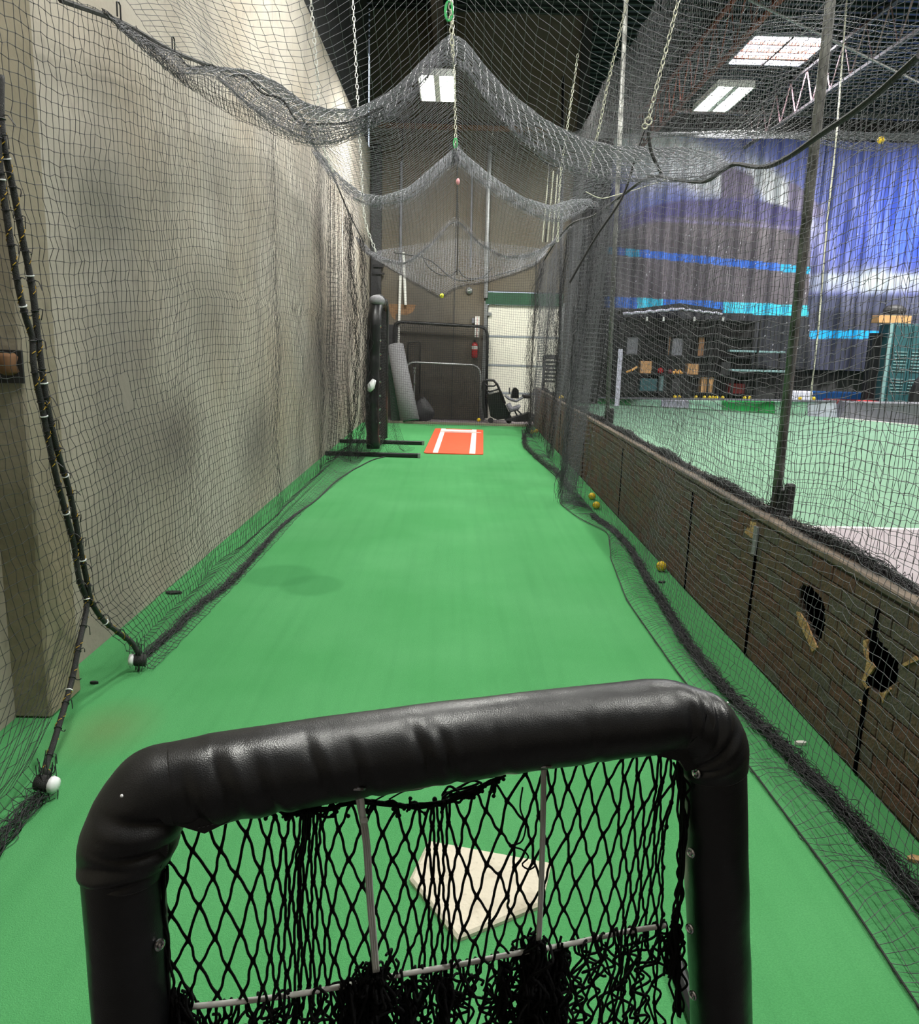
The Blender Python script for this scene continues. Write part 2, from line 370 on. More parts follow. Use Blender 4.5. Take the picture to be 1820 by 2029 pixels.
# back wall around the loading door (door opening .67..2.33, 2.57 high)
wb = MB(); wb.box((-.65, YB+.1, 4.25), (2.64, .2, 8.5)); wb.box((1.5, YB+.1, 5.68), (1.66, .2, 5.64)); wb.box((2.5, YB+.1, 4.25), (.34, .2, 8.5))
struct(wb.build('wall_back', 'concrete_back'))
wbx = MB(); wbx.box((2.55, 22.0, 4.25), (.2, 7.2, 8.5)); struct(wbx.build('wall_back', 'wall_dark'))
struct(MB().box((9.8, 25.7, 4.25), (14.7, .2, 8.5)).build('wall_back', 'wall_dark'))
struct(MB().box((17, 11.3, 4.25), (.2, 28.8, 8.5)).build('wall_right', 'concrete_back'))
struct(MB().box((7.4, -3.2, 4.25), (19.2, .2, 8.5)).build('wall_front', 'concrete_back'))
for i, (x, w) in enumerate([(-1.80, .22)]):
    struct(MB().box((x, YB-.06, 2.9), (w, .12, 5.8)).build('trim_4', 'wall_dark'))
for i, (x, w) in enumerate([(-.07, .02), (-1.27, .02)]):
    struct(MB().box((x, YB-.004, 3.1), (w, .012, 6.2)).build('trim_%d' % (5+i), 'wall_dark'))
struct(MB().box((.2, YB-.05, 6.2), (4.1, .1, .09)).build('trim_7', 'wood_brown'))
struct(MB().box((1.49, YB-.03, 2.70), (1.72, .06, .26)).build('trim_8', 'green_paint'))
# loading door: sections and jambs
dr = thing('door_1', 'white sectional loading door under a green header', 'door', (1.5, YB+.05, 0)); dr['kind'] = 'structure'
for z0, z1 in ((.0, .61), (.63, 1.23), (1.25, 1.87), (1.89, 2.57)):
    MB().box((1.5, YB+.05, (z0+z1)/2), (1.6, .05, z1-z0), bev=.006).build('panel', 'door_white', dr)
MB().box((1.5, YB+.075, 1.28), (1.66, .02, 2.56)).build('backing', 'door_joint', dr)
for z in (.62, 1.24, 1.88): MB().box((1.5, YB+.03, z), (1.6, .03, .045)).build('stile', 'door_joint', dr)
for x in (.64, 2.36): MB().box((x, YB-.02, 1.32), (.07, .07, 2.64)).build('jamb', 'grey_metal', dr)
MB().box((.72, YB-.02, 2.36), (.10, .05, .07)).build('hinge', 'grey_metal', dr)
# roof deck with an opening for the skylight, deck ribs, joists
sx0, sx1, sy0, sy1 = 6.35, 8.1, 19.36, 21.2
dk = MB()
for x0, x1, y0, y1 in ((-2.3, sx0, -3.3, 25.8), (sx1, 17.1, -3.3, 25.8), (sx0, sx1, -3.3, sy0), (sx0, sx1, sy1, 25.8)):
    dk.box(((x0+x1)/2, (y0+y1)/2, CZ+.05), (x1-x0, y1-y0, .1))
ce = struct(dk.build('ceiling', 'ceiling_deck'))
rb = MB().box((7.4, 0, CZ-.03), (19.2, .10, .06), bev=.012).mesh('rib', 'ceiling_deck')
for i in range(78):
    y = 1.4+i*.30
    if sy0-.1 < y < sy1+.1:
        for a, b in ((-2.2, sx0-.02), (sx1+.02, 17)):
            MB().box(((a+b)/2, y, CZ-.03), (b-a, .10, .06), bev=.012).build('rib', 'ceiling_deck', ce)
        continue
    o = link('rib', rb, ce); o.location = (0, y, 0)
sk = thing('window_1', 'roof skylight glowing white between the joists', 'window', ((sx0+sx1)/2, (sy0+sy1)/2, CZ)); sk['kind'] = 'structure'
MB().box(((sx0+sx1)/2, (sy0+sy1)/2, CZ+.17), (sx1-sx0, sy1-sy0, .03)).build('pane', 'sky_glow', sk)
f = MB()
for x in (sx0, sx1): f.box((x, (sy0+sy1)/2, CZ+.07), (.05, sy1-sy0+.05, .2))
for y in (sy0, sy1): f.box(((sx0+sx1)/2, y, CZ+.07), (sx1-sx0, .05, .2))
f.build('curb', 'lilac_white', sk)
l = bpy.data.lights.new('daylight', 'AREA'); l.shape = 'RECTANGLE'; l.size = 1.7; l.size_y = 1.8; l.energy = 380; l.color = (.93, .95, 1)
o = bpy.data.objects.new('daylight', l); COL.objects.link(o); o.location = ((sx0+sx1)/2, (sy0+sy1)/2, CZ+.10)
for k, w_ in ((1, .05), (2, .05), (3, .10)): MB().box(((sx0+sx1)/2, sy0+(sy1-sy0)*k/4, CZ-.02), (sx1-sx0, w_, .06)).build('glazing_bar', 'joist_red', sk)
MB().box((sx0+.85, (sy0+sy1)/2, CZ-.02), (.05, sy1-sy0, .06)).build('glazing_bar', 'joist_brown', sk)
def joist(x, z0, z1, y0, y1, m, m2, label, step=.95):
    j = thing('roof_joist', label, 'beam', (x, (y0+y1)/2, z0))
    MB().box((x, (y0+y1)/2, z0), (.09, y1-y0, .06)).build('bottom_chord', m, j)
    MB().box((x, (y0+y1)/2, z1), (.09, y1-y0, .06)).build('top_chord', m, j)
    n = int((y1-y0)/step)
    for k in range(n):
        a = y0+k*step
        o = MB().rod((x, a, z1), (x, a+step/2, z0), .017, 6).rod((x, a+step/2, z0), (x, a+step, z1), .017, 6).build('web_strut', m2, j)
joist(5.15, 7.35, 8.3, 3, 25.4, 'joist_red', 'joist_red', 'rust orange open-web roof joist left of the skylight')
joist(8.25, 7.5, 8.35, 3, 25.4, 'joist_grey', 'joist_pink', 'grey open-web roof joist with pale struts right of the skylight')
o = MB().box((-.5, 11, 7.62), (.22, 29, .10)).box((-.5, 11, 8.1), (.05, 29, .84)).build('roof_beam', 'joist_brown'); tag(o, 'brown steel roof beam running along above the batting lane', 'beam')
o = MB().rod((4.5, 14.2, 7.2), (11.5, 19.6, 7.2), .03, 8).build('roof_brace', 'grey_metal'); tag(o, 'thin slanted grey brace pipe under the skylight', 'pipe')
# ------------------------------------------------------------------ divider wall faced with brick-pattern sheets
def to_yz(p, x=XR): q = on_x(p[0], p[1], x); return (q[1], q[2])
hole1 = [to_yz(p) for p in [(1592, 1155), (1610, 1164), (1627, 1182), (1635, 1197), (1637, 1227), (1631, 1261), (1620, 1281), (1608, 1251), (1595, 1222), (1584, 1190), (1584, 1168)]]
hole2 = [to_yz(p) for p in [(1716, 1246), (1728, 1249), (1743, 1266), (1761, 1288), (1780, 1313), (1784, 1328), (1779, 1352), (1763, 1362), (1748, 1375), (1736, 1373), (1724, 1360), (1716, 1345), (1726, 1328), (1721, 1308), (1717, 1283), (1719, 1266)]]
def inside(p, poly):
    c = False; n = len(poly)
    for i in range(n):
        a, b = poly[i], poly[(i+1) % n]
        if (a[1] > p[1]) != (b[1] > p[1]) and p[0] < (b[0]-a[0])*(p[1]-a[1])/(b[1]-a[1])+a[0]: c = not c
    return c
HOLES = [hole1, hole2]
HB = [(min(p[0] for p in h)-.02, max(p[0] for p in h)+.02, min(p[1] for p in h)-.02, max(p[1] for p in h)+.02) for h in HOLES]
Y0, Y1 = -2.9, 17.3
sk_ = MB(); cell = .02       # sheet skin: large boxes away from the holes, fine cells around them
wy0, wy1 = min(b[0] for b in HB)-.1, max(b[1] for b in HB)+.1
for a, b in ((Y0, wy0), (wy1, Y1)): sk_.box((XR+.009, (a+b)/2, BT/2), (.018, b-a, BT))
ny, nz = int(round((wy1-wy0)/cell)), int(round(BT/cell))
for i in range(ny):
    for j in range(nz):
        c = (wy0+(i+.5)*(wy1-wy0)/ny, (j+.5)*BT/nz)
        if not any(inside(c, h) for h in HOLES):
            sk_.box((XR+.009, c[0], c[1]), (.018, (wy1-wy0)/ny, BT/nz))
dv = struct(sk_.build('wall_right', 'brick_joint'))
MB().box((XR+.13, (Y0+Y1)/2, BT/2), (.02, Y1-Y0, BT)).build('rear_sheet', 'board_back', dv)
MB().box((XR+.11, 2.6, .4), (.01, 3.2, .75)).build('cavity_shade', 'hole_black', dv)  # black sheet added behind the holes, standing in for the shade inside
MB().box((XR+.07, (Y0+Y1)/2, BT+.018), (.16, Y1-Y0, .036), bev=.006).build('top_plate', 'cap_wood', dv)
MB().box((XR+.07, Y1, BT/2), (.15, .04, BT)).build('end_post', 'board_back', dv)
SEAMS = [to_yz((1374, 985))[0], to_yz((1498, 1110))[0], to_yz((1708, 1450))[0]]
for s_ in SEAMS+[SEAMS[0]+2.45*k for k in (1, 2, 3)]+[1.3]:
    MB().box((XR-.007, s_, BT/2-.03), (.008, .026, BT-.08)).build('seam_strip', 'hole_black', dv)
p = to_yz((1500, 1075)); MB().box((XR-.014, p[0], .68), (.012, .05, .16)).build('seam_tape', 'roll_grey', dv)
MB().prism([(XR-.006, y, z) for y, z in [to_yz(q) for q in [(1478, 1030), (1500, 1036), (1502, 1066), (1490, 1066), (1476, 1055), (1482, 1045)]]], (.006, 0, 0)).build('torn_edge', 'torn_wood', dv)
# bricks: pitch .205 x .0705, single objects for the 300 nearest the camera, one mesh for the rest
BL, BH, J = .205, .0705, .008
bricks = []
for r in range(11):
    for k in range(int((17.1-1.2)/BL)+2):
        y = 1.2+k*BL+(r % 2)*BL/2; z = .012+r*BH
        if y+BL > 17.2: continue
        bricks.append((y+BL/2, z+BH/2))
bricks.sort(key=lambda b: b[0])
bms = [MB().box((0, 0, 0), (.006, BL-J, BH-J), bev=.0015).mesh('brick', m) for m in ('brick_brown', 'brick_red', 'brick_grey')]
rest = [MB(), MB(), MB()]; cnt = 0
for (y, z) in bricks:
    kind = random.choices((0, 1, 2), (5, 3+3*(z < .3), 3+2*(z > .5)))[0]
    near = [h for h, b in zip(HOLES, HB) if b[0]-.11 < y < b[1]+.11 and b[2]-.04 < z < b[3]+.04]
    dx = random.uniform(-.001, .001)
    if near and any(inside((y+u*BL/2, z+v*BH/2), h) for h in near for u in (-.9, -.6, -.3, 0, .3, .6, .9) for v in (-.9, 0, .9)):
        b = MB(); n1, n2 = 20, 7
        for i in range(n1):
            for j in range(n2):
                c = (y-(BL-J)/2+(i+.5)*(BL-J)/n1, z-(BH-J)/2+(j+.5)*(BH-J)/n2)
                if not any(inside(c, h) for h in near): b.box((XR-.003, c[0], c[1]), (.006, (BL-J)/n1, (BH-J)/n2))
        if b.V: b.build('brick', ('brick_brown', 'brick_red', 'brick_grey')[kind], dv); cnt += 1
        continue
    if y > 1.7 and cnt < 296:
        o = link('brick', bms[kind], dv); o.location = (XR-.003+dx, y, z); cnt += 1
    elif y > 1.7: rest[kind].box((XR-.003+dx, y, z), (.006, BL-J, BH-J))
for rr, m in zip(rest, ('brick_brown', 'brick_red', 'brick_grey')):
    o = rr.build('distant_bricks', m, dv); o['kind'] = 'stuff'
def px_poly(pts, x, th, name, m, parent):
    return MB().prism([tuple(on_x(a, b, x)) for a, b in pts], (th, 0, 0)).build(name, m, parent)
px_poly([(1577, 1212), (1584, 1214), (1596, 1232), (1608, 1262), (1618, 1283), (1608, 1292), (1600, 1272), (1590, 1252), (1579, 1228)], XR-.012, .008, 'splinter', 'torn_wood', dv)
px_poly([(1709, 1269), (1718, 1266), (1716, 1285), (1721, 1306), (1732, 1322), (1724, 1334), (1716, 1344), (1713, 1352), (1720, 1362), (1715, 1366), (1706, 1350), (1712, 1332), (1716, 1312), (1710, 1292)], XR-.012, .008, 'splinter', 'torn_wood', dv)
px_poly([(1740, 1372), (1750, 1373), (1762, 1362), (1764, 1366), (1752, 1380), (1748, 1394), (1744, 1380)], XR-.011, .006, 'splinter', 'torn_wood', dv)
px_poly([(1786, 1316), (1800, 1308), (1812, 1300), (1819, 1308), (1804, 1314), (1790, 1321)], XR-.011, .006, 'splinter', 'torn_wood', dv)
px_poly([(1700, 1386), (1710, 1392), (1712, 1400), (1703, 1398)], XR-.011, .006, 'splinter', 'torn_wood', dv)
# ------------------------------------------------------------------ lamps
def lamp(x, y, z, label, power):
    t = thing('high_bay_lamp', label, 'lamp', (x, y, z), 'fluorescent high-bay lamps hung from the roof')
    hw, hl = .29, .69
    h = MB().box((x, y, z+.07), (2*hw, 2*hl, .05)); h.box((x, y, z+.03), (.09, 2*hl, .08))
    for s in (-1, 1): h.box((x+s*hw, y, z+.035), (.02, 2*hl, .09)); h.box((x, y+s*hl, z+.035), (2*hw, .02, .09))
    h.build('housing', 'reflector', t)
    for k in range(6):
        xx = x+(-.235, -.165, -.095, .095, .165, .235)[k]
        MB().tube([(xx, y-hl+.03, z+.01), (xx, y+hl-.03, z+.01)], .018, 8).build('tube', 'tube_glow', t)
    for s in (-1, 1): MB().rod((x, y+s*hl*.8, z+.09), (x, y+s*hl*.8, 7.6 if x < 0 else CZ-.06), .006, 5).build('hanger', 'grey_metal', t)
    l = bpy.data.lights.new('lamp_light', 'AREA'); l.shape = 'RECTANGLE'; l.size = 2*hw; l.size_y = 2*hl; l.energy = power; l.color = (1, .985, .93)
    lo = bpy.data.objects.new('lamp_light', l); COL.objects.link(lo); lo.location = (0, 0, -.02); lo.parent = t
LAMPS = [(-.42, 14.4, 5.8, 'white twin-bank tube lamp glowing above the far end of the batting lane', 1.),
         (4.32, 14.5, 5.8, 'white tube lamp glowing over the hall beneath the skylight', 1.),
         (.1, 8.6, 6.9, 'tube lamp above the middle of the batting lane', 1.), (.1, 2.0, 6.9, 'tube lamp above the home plate', .9),
         (4.32, 8.4, 6.4, 'tube lamp over the near half of the hall', .9), (10.6, 13.2, 5.8, 'tube lamp over the far right of the hall', 1.),
         (9.4, 6.8, 5.8, 'tube lamp over the right of the hall', .9), (14.2, 19.8, 8.0, 'added tube lamp out of view, brightening the printed curtains', 5.),  # second lamp here is added out of view, extra strong, to brighten the curtains
         (4.32, 1.5, 6.4, 'tube lamp over the hall behind the camera', .9)]
for x, y, z, lb, k_ in LAMPS: lamp(x, y, z, lb, LAMP_W*k_)

# ------------------------------------------------------------------ printed curtains at the back of the hall
def proj(X):
    v = np.asarray(X, float)-O; z = v@CF
    return W/2+F*(v@CR)/z, H/2-F*(v@CU)/z
def sm(a, b, x): t = np.clip((x-a)/(b-a), 0, 1); return t*t*(3-2*t)
def paint(px, py, rnd):
    c = np.zeros(px.shape+(3,)); put = lambda m, col: c.__setitem__(slice(None), c*(1-m[..., None])+np.array(lin(col)[:3])*m[..., None])
    c[:] = lin((104, 116, 194))[:3]
    put(sm(1640, 1800, px)*sm(250, 420, py)*(1-sm(500, 600, py)), (84, 112, 230))
    # clouds
    cl = np.exp(-(((px-1390)/75)**2+((py-335-(px-1390)*.35)/48)**2)**1.5)+np.exp(-(((px-1545)/62)**2+((py-388-(px-1545)*.9)/38)**2)**1.5)+np.exp(-(((px-1205)/34)**2+((py-285)/34)**2)**1.2)+np.exp(-(((px-1290)/50)**2+((py-310)/55)**2)**1.2)
    put(np.clip(cl*1.7+(rnd-.5)*.5*(cl > .2), 0, 1), (232, 234, 242))
    # stadium roofs and stands
    roof1 = sm(-5, 5, py-(330+np.abs(px-1450)*.42))*sm(1425, 1430, px)*(1-sm(1490, 1500, px))
    put(roof1*(py < 420), (122, 112, 142))
    roof2 = sm(-4, 4, py-(362+np.maximum(0, px-1575)*.9))*sm(1552, 1566, px)*(1-sm(1630, 1640, px)); put(roof2*(py < 430), (126, 118, 150))
    bowl = 392+((px-1450)/150.)**2*36+np.where(px < 1450, -np.maximum(0, 1400-px)*.22, 0)
    put(sm(-4, 4, py-bowl)*(px < 1604), (96, 90, 146)); put(sm(-8, 8, py-(bowl+36+(px-1400)*.06))*(px < 1604), (112, 104, 112))
    put(sm(-3, 3, py-(438+(px-1400)*.06))*(1-sm(3, 9, py-(438+(px-1400)*.06)))*(px < 1604)*(px > 1300), (128, 120, 160))
    put(sm(470, 480, py)*(px < 1604)*.35, (70, 66, 78)); put((py > 612)*1.*(px < 1604), (44, 46, 54))
    y1 = 485+(px-1170)*.1; put(((py > y1) & (py < y1+15) & (px > 1168) & (px < 1606))*1., (50, 110, 214))
    put(((py > y1) & (py < y1+15) & ((np.abs(px-1205) < 14) | (np.abs(px-1252) < 14) | (px > 1545)) & (px < 1606))*1., (40, 176, 226))
    y2 = 586+(px-1170)*.045; put(((py > y2) & (py < y2+22) & (px > 1168) & (px < 1606))*1., (44, 118, 220))
    put(((py > y2) & (py < y2+22) & (((px > 1262) & (px < 1312)) | (px > 1432)) & (px < 1606))*1., (64, 206, 240))
    mk = (px > 1470) & (px < 1565) & (np.abs(py-(y2+11)) < 6) & (np.sin(px*.9) > .1); put(mk*.6, (30, 110, 170))
    # crowd specks
    put(((rnd > .9965) & (py > 440) & (px < 1700))*1., (226, 226, 236))
    # right of the sheet edge: sky down to the crowd, then the dark stand
    R = px > 1604
    put((R & (px < 1640))*.45*(py > 400), (150, 146, 190))
    put(R*sm(500, 545, py)*.75, (104, 108, 156)); put(R*sm(538, 548, py)*(1-sm(572, 584, py)), (158, 164, 196))
    w = np.exp(-((px-1730)/34)**2-((py-556)/22)**2)+np.exp(-((px-1650)/22)**2-((py-552)/12)**2)*.5+np.exp(-((px-1800)/22)**2-((py-552)/10)**2)*.7; put(R*np.clip(w, 0, 1), (216, 226, 226))
    put(R*sm(580, 590, py), (82, 86, 112)); put(R*sm(612, 622, py)*.7, (50, 52, 66))
    put((R & (px < 1748) & (py > 655) & (py < 671))*1., (30, 166, 226)); put((R & (py > 768) & (py < 786))*1., (24, 96, 168))
    dk = (1-sm(1170, 1290, px))*np.maximum(sm(310, 360, py), 1-sm(1140, 1180, px)); put(dk*.93, (30, 33, 38))
    return c
def curtain(name, x0, x1, z0, z1, y, amp, label, nx, nz):
    X = np.linspace(x0, x1, nx); Z = np.linspace(z0, z1, nz); GX, GZ = np.meshgrid(X, Z, indexing='ij')
    ph = GX*9+1.3*np.sin(GX*2.1); GY = y+amp*np.sin(ph)+amp*.5*np.sin(GX*23+GZ*.4)+amp*.8*np.sin((GX*.9+GZ*.55)*4)
    G = np.stack([GX, GY, GZ], -1); mb = MB().grid(G); me = mb.mesh(name, 'white_plastic', True)
    px, py = proj(np.stack([GX, np.full_like(GX, y), GZ], -1)); c = paint(px, py, RNG.random(px.shape))
    a = me.color_attributes.new('print', 'FLOAT_COLOR', 'POINT'); a.data.foreach_set('color', np.concatenate([c, np.ones(c.shape[:2]+(1,))], -1).astype(np.float32).ravel())
    m = bpy.data.materials.new(name+'_cloth'); m.use_nodes = True; n = m.node_tree.nodes.new('ShaderNodeAttribute'); n.attribute_name = 'print'
    b = m.node_tree.nodes['Principled BSDF']; b.inputs['Roughness'].default_value = .5; m.node_tree.links.new(n.outputs['Color'], b.inputs['Base Color'])
    me.materials[0] = m; o = link(name, me); return tag(o, label, 'curtain')
curtain('printed_curtain', 3.75, 10.62, 1.2, 7.78, 25.1, .035, 'printed curtain showing dark stadium stands with two bright blue ribbons', 330, 230)
curtain('printed_curtain', 10.66, 15.6, 1.2, 7.78, 25.15, .07, 'printed curtain of vivid blue sky over a pale crowd, right of the stadium stands', 230, 230)
G = np.array([[(2.75+1.6*s, 24.6+.06*math.sin(s*40), z) for z in np.linspace(.02, 7.9, 8)] for s in np.linspace(0, 1, 60)])
tag(MB().grid(G).build('black_curtain', 'plain_black', smooth=True), 'plain black curtain hanging at the left end of the hall', 'curtain')
tag(MB().rod((3.6, 25.1, 7.85), (15.8, 25.1, 7.85), .03).build('curtain_rail', 'grey_metal'), 'metal rail holding the printed curtains up', 'rail')
tag(MB().box((8.9, 24.0, CZ-.35), (13, .08, .12)).build('roof_girder', 'grey_metal'), 'pale steel girder across the roof above the printed curtains', 'beam')
# padded kerb in front of the curtains
kx = [1100, 1140, 1200, 1430, 1660, 1820]; kb = [796, 797, 800, 812, 828, 842]; kt = [789, 790, 791, 795, 798, 800]
def kpt(px):
    b = on_z(px, np.interp(px, kx, kb)); t = on_y(px, np.interp(px, kx, kt), b[1]+.02); return b, t
kr = thing('field_kerb', 'low green and white padded kerb along the far edge of the hall floor', 'barrier', kpt(1300)[0])
for a, b, m in ((1108, 1250, 'green_bright'), (1250, 1310, 'green_pale'), (1310, 1365, 'lilac_white'), (1365, 1430, 'green_pale'), (1430, 1535, 'green_bright'), (1535, 1600, 'green_pale'), (1600, 1658, 'lilac_white')):
    A, At = kpt(a); B, Bt = kpt(b-1)
    MB().prism([A, B, Bt, At], (.02, .30, 0)).build('kerb_panel', m, kr)
MB().prism([kpt(1108)[1]+np.array([0, .0, .01]), kpt(1658)[1]+np.array([0, 0, .01]), kpt(1658)[1]+np.array([0, 0, .05]), kpt(1108)[1]+np.array([0, 0, .04])], (.02, .34, 0)).build('kerb_cap', 'machine_grey', kr)
A, At = kpt(1662); B = on_z(1960, 856); Bt = on_y(1960, 803, B[1]+.02)
gb = MB().prism([A, B, Bt, on_y(1682, 798, A[1])], (.1, .8, 0)).build('crash_block', 'grey_mat'); tag(gb, 'grey foam block beyond the white end of the kerb', 'mat')
tag(MB().prism([A+np.array([-.05, -.10, .003]), B+np.array([-.05, -.10, .003]), B+np.array([0, -.02, .003]), A+np.array([0, -.02, .003])], (0, 0, .012)).build('floor_stripe', 'white_line'), 'white stripe on the floor along the grey foam block', 'stripe')
# gear behind the kerb
def pb(name, x0, y0, x1, y1, Y, dep, m, label, cat, bev=.01, group=None, build=True):
    a = on_y(x0, y1, Y); b = on_y(x1, y0, Y)
    mb = MB().box(((a[0]+b[0])/2, Y+dep/2, (a[2]+b[2])/2), (b[0]-a[0], dep, b[2]-a[2]), bev=bev)
    return tag(mb.build(name, m), label, cat, group) if build else mb
rk = thing('gear_rack', 'dark shelving rack full of gear behind the kerb', 'shelf', (6.6, 24.7, 0))
x0, x1 = 4.95, 9.0
for x in (x0, 6.3, 7.6, x1):
    for y in (24.45, 24.95): MB().box((x, y, 1.3), (.05, .05, 2.6)).build('upright', 'dark_metal', rk)
for z in (.42, .95, 1.5, 2.1, 2.58): MB().box(((x0+x1)/2, 24.7, z), (x1-x0+.05, .52, .03)).build('shelf_board', 'dark_metal', rk)
MB().box(((x0+x1)/2, 24.97, 1.3), (x1-x0, .02, 2.6)).build('back_panel', 'plain_black', rk)
cn = thing('canopy', 'black pop-up canopy with a ragged white front edge above the rack', 'canopy', (6.2, 24.1, 2.6))
L0, L1, L2 = on_y(1233, 622, 24.0), on_y(1345, 612, 24.0), on_y(1430, 622, 24.0)
MB().prism([L0, L1, L2, L2+np.array([0, 0, .12]), L1+np.array([0, 0, .16]), L0+np.array([0, 0, .1])], (0, .8, 0)).build('roof_cloth', 'plain_black', cn)
for a, b, k in ((L0, L1, .04), (L1, L2, .035)):
    MB().tube([a+(b-a)*t+np.array([0, -.03, .02*math.sin(t*31)]) for t in np.linspace(0, 1, 14)], k, 6).build('edge_trim', 'lilac_white', cn)
for q in (L0, L2): MB().rod((q[0], 24.1, 0), (q[0], 24.1, q[2]+.03), .025).build('leg', 'dark_metal', cn)
for x in (1281, 1314, 1375, 1432): q = on_y(x, 632, 23.97); MB().box(q, (.05, .04, .12)).build('clip', 'white_plastic', cn)
a = on_y(1222, 768, 23.9); b = on_y(1232, 692, 23.9)
o = MB().box(((a[0]+b[0])/2, 23.95, (b[2]+.02)/2), (.13, .06, b[2])); tag(o.build('white_post', 'lilac_white'), 'white upright board at the left end of the gear rack', 'board')
def on_shelf(name, px0, px1, z0, h, m, label, cat, Y=24.5, dep=.3, bev=.012):
    a = on_y(px0, 700, Y)[0]; b = on_y(px1, 700, Y)[0]
    return tag(MB().box(((a+b)/2, Y+dep/2, z0+h/2+.0165), (b-a, dep, h), bev=bev).build(name, m), label, cat)
on_shelf('cardboard_box', 1270, 1293, .95, .36, 'cardboard', 'tan cardboard box at the left of the gear rack', 'box')
on_shelf('cardboard_box', 1364, 1386, .95, .32, 'cardboard', 'ribbed tan cardboard box in the middle of the gear rack', 'box')
on_shelf('cardboard_box', 1394, 1418, .42, .47, 'cardboard', 'taller cardboard box on the bottom shelf right of the middle', 'box')
on_shelf('steel_canister', 1311, 1324, .42, .49, 'teal_light', 'pale teal canister standing beside the red ball', 'canister', bev=.03)
on_shelf('gear_crate', 1330, 1350, 1.5, .5, 'machine_grey', 'grey crate with a white top on the upper shelf', 'crate')
on_shelf('wooden_plank', 1382, 1393, 1.5, .57, 'wood_brown', 'brown wooden plank standing on the upper shelf', 'plank', dep=.06)
on_shelf('gear_crate', 1335, 1352, .42, .40, 'bag_black', 'black crate on the bottom shelf', 'crate')
on_shelf('gear_crate', 1240, 1262, 1.5, .5, 'machine_grey', 'grey crate at the top left of the rack', 'crate')
on_shelf('gear_crate', 1272, 1306, .42, .38, 'teal_metal', 'dark teal crate at the lower left of the rack', 'crate')
on_shelf('gear_crate', 1430, 1450, .95, .4, 'plain_black', 'black crate at the right of the rack', 'crate')
on_shelf('drum_case', 1450, 1482, .42, .30, 'dark_red', 'dark red case at the right of the bottom shelf', 'case')
q = on_y(1308, 731, 24.6); tag(MB().ball((q[0], 24.6, .965+.09), .09).build('red_ball', 'red_paint'), 'bright red ball on the gear rack', 'ball')
q = on_y(1327, 728, 24.6); tag(MB().ball((q[0], 24.6, .965+.07), .07).build('red_ball', 'dark_red'), 'dull red ball beside the bright red one', 'ball')
q = on_y(1344, 712, 24.6); o = MB()
for k in range(5): o.ball((q[0]+(-.12+.06*k), 24.6+.03*(k % 2), 1.01+.05*(k % 2)), .05)
tag(o.build('gold_bundle', 'gold'), 'shiny golden bundle on the middle shelf', 'bundle')
q = on_y(1252, 714, 24.6); tag(MB().tube([(q[0]-.15, 24.6, .98), (q[0], 24.55, 1.05), (q[0]+.16, 24.6, 1.15)], .035).build('glove', 'gold'), 'tan glove lying on the left shelf', 'glove')
q = on_y(1325, 650, 24.6); tag(MB().tube([(q[0], 24.5, 1.52), (q[0]+.03, 24.52, 2.0)], [.02, .035]).ball((q[0]+.03, 24.52, 2.03), .04).build('bat', 'wood_brown'), 'wooden bat standing on the upper shelf', 'bat')
bn = thing('bleacher', 'two-step metal bench with pale plank edges, right of the gear rack', 'bench', on_y(1510, 790, 24.4)*np.array([1, 1, 0]))
a, b = on_y(1448, 700, 24.3)[0], on_y(1560, 700, 24.3)[0]
for z, dy in ((1.70, .35), (1.14, 0)):
    MB().box(((a+b)/2, 24.25+dy, z), (b-a, .28, .06), bev=.01).build('plank', 'teal_light', bn)
for x in (a+.1, (a+b)/2, b-.1):
    MB().box((x, 24.62, .83), (.05, .05, 1.68)).box((x, 24.25, .55), (.05, .05, 1.12)).build('support', 'dark_metal', bn)
a = on_y(1612, 787, 24.2); b = on_y(1724, 771, 24.2)
tag(MB().box(((a[0]+b[0])/2, 24.4, .30), (b[0]-a[0], .5, .56), bev=.03).build('folded_mat', 'blue_mat'), 'folded blue mat under the blue curtain', 'mat')
a = on_y(1640, 795, 23.4); b = on_y(1725, 786, 23.4)
tag(MB().box(((a[0]+b[0])/2, 23.6, .21), (b[0]-a[0], .4, .40), bev=.04).build('folded_mat', 'dark_red'), 'dark red folded mat in front of the blue mat', 'mat')
a = on_y(1706, 797, 22.6); b = on_y(1750, 789, 22.6)
tag(MB().box(((a[0]+b[0])/2, 22.8, .22), (b[0]-a[0], .4, .43), bev=.05).build('folded_mat', 'red_foam'), 'bright red folded mat beside the green locker', 'mat')
a = on_y(1565, 787, 23.7); b = on_y(1612, 770, 23.7)
tag(MB().box(((a[0]+b[0])/2, 23.9, .3), (b[0]-a[0], .4, .6), bev=.03).build('foam_block', 'lilac_white'), 'pale foam block left of the blue mat', 'mat')
# locker with louvres
lk = thing('locker', 'dark teal louvred locker at the right end of the hall', 'cabinet', (12.4, 22.9, 0))
YL = 22.6; ax = on_y(1757, 700, YL)[0]; LZ = on_y(1757, 640, YL)[2]
MB().box((ax+.75, YL+.3, LZ/2), (1.5, .6, LZ), bev=.01).build('body', 'teal_metal', lk)
for k in range(3):
    MB().box((ax+.1+.26+.48*k, YL-.015, LZ/2), (.46, .03, LZ-.1), bev=.008).build('door', 'teal_metal', lk)
MB().box((ax+.0, YL-.025, LZ/2), (.10, .05, LZ), bev=.01).build('corner_post', 'teal_light', lk)
lou = MB().box((0, 0, 0), (.36, .02, .022)).mesh('louvre', 'teal_light')
for k in range(3):
    for z in list(np.linspace(1.28, 1.80, 7))+list(np.linspace(.72, 1.06, 5)):
        o = link('louvre', lou, lk); o.matrix_parent_inverse = lk.matrix_world.inverted(); o.location = (ax+.36+.48*k, YL-.037, z)
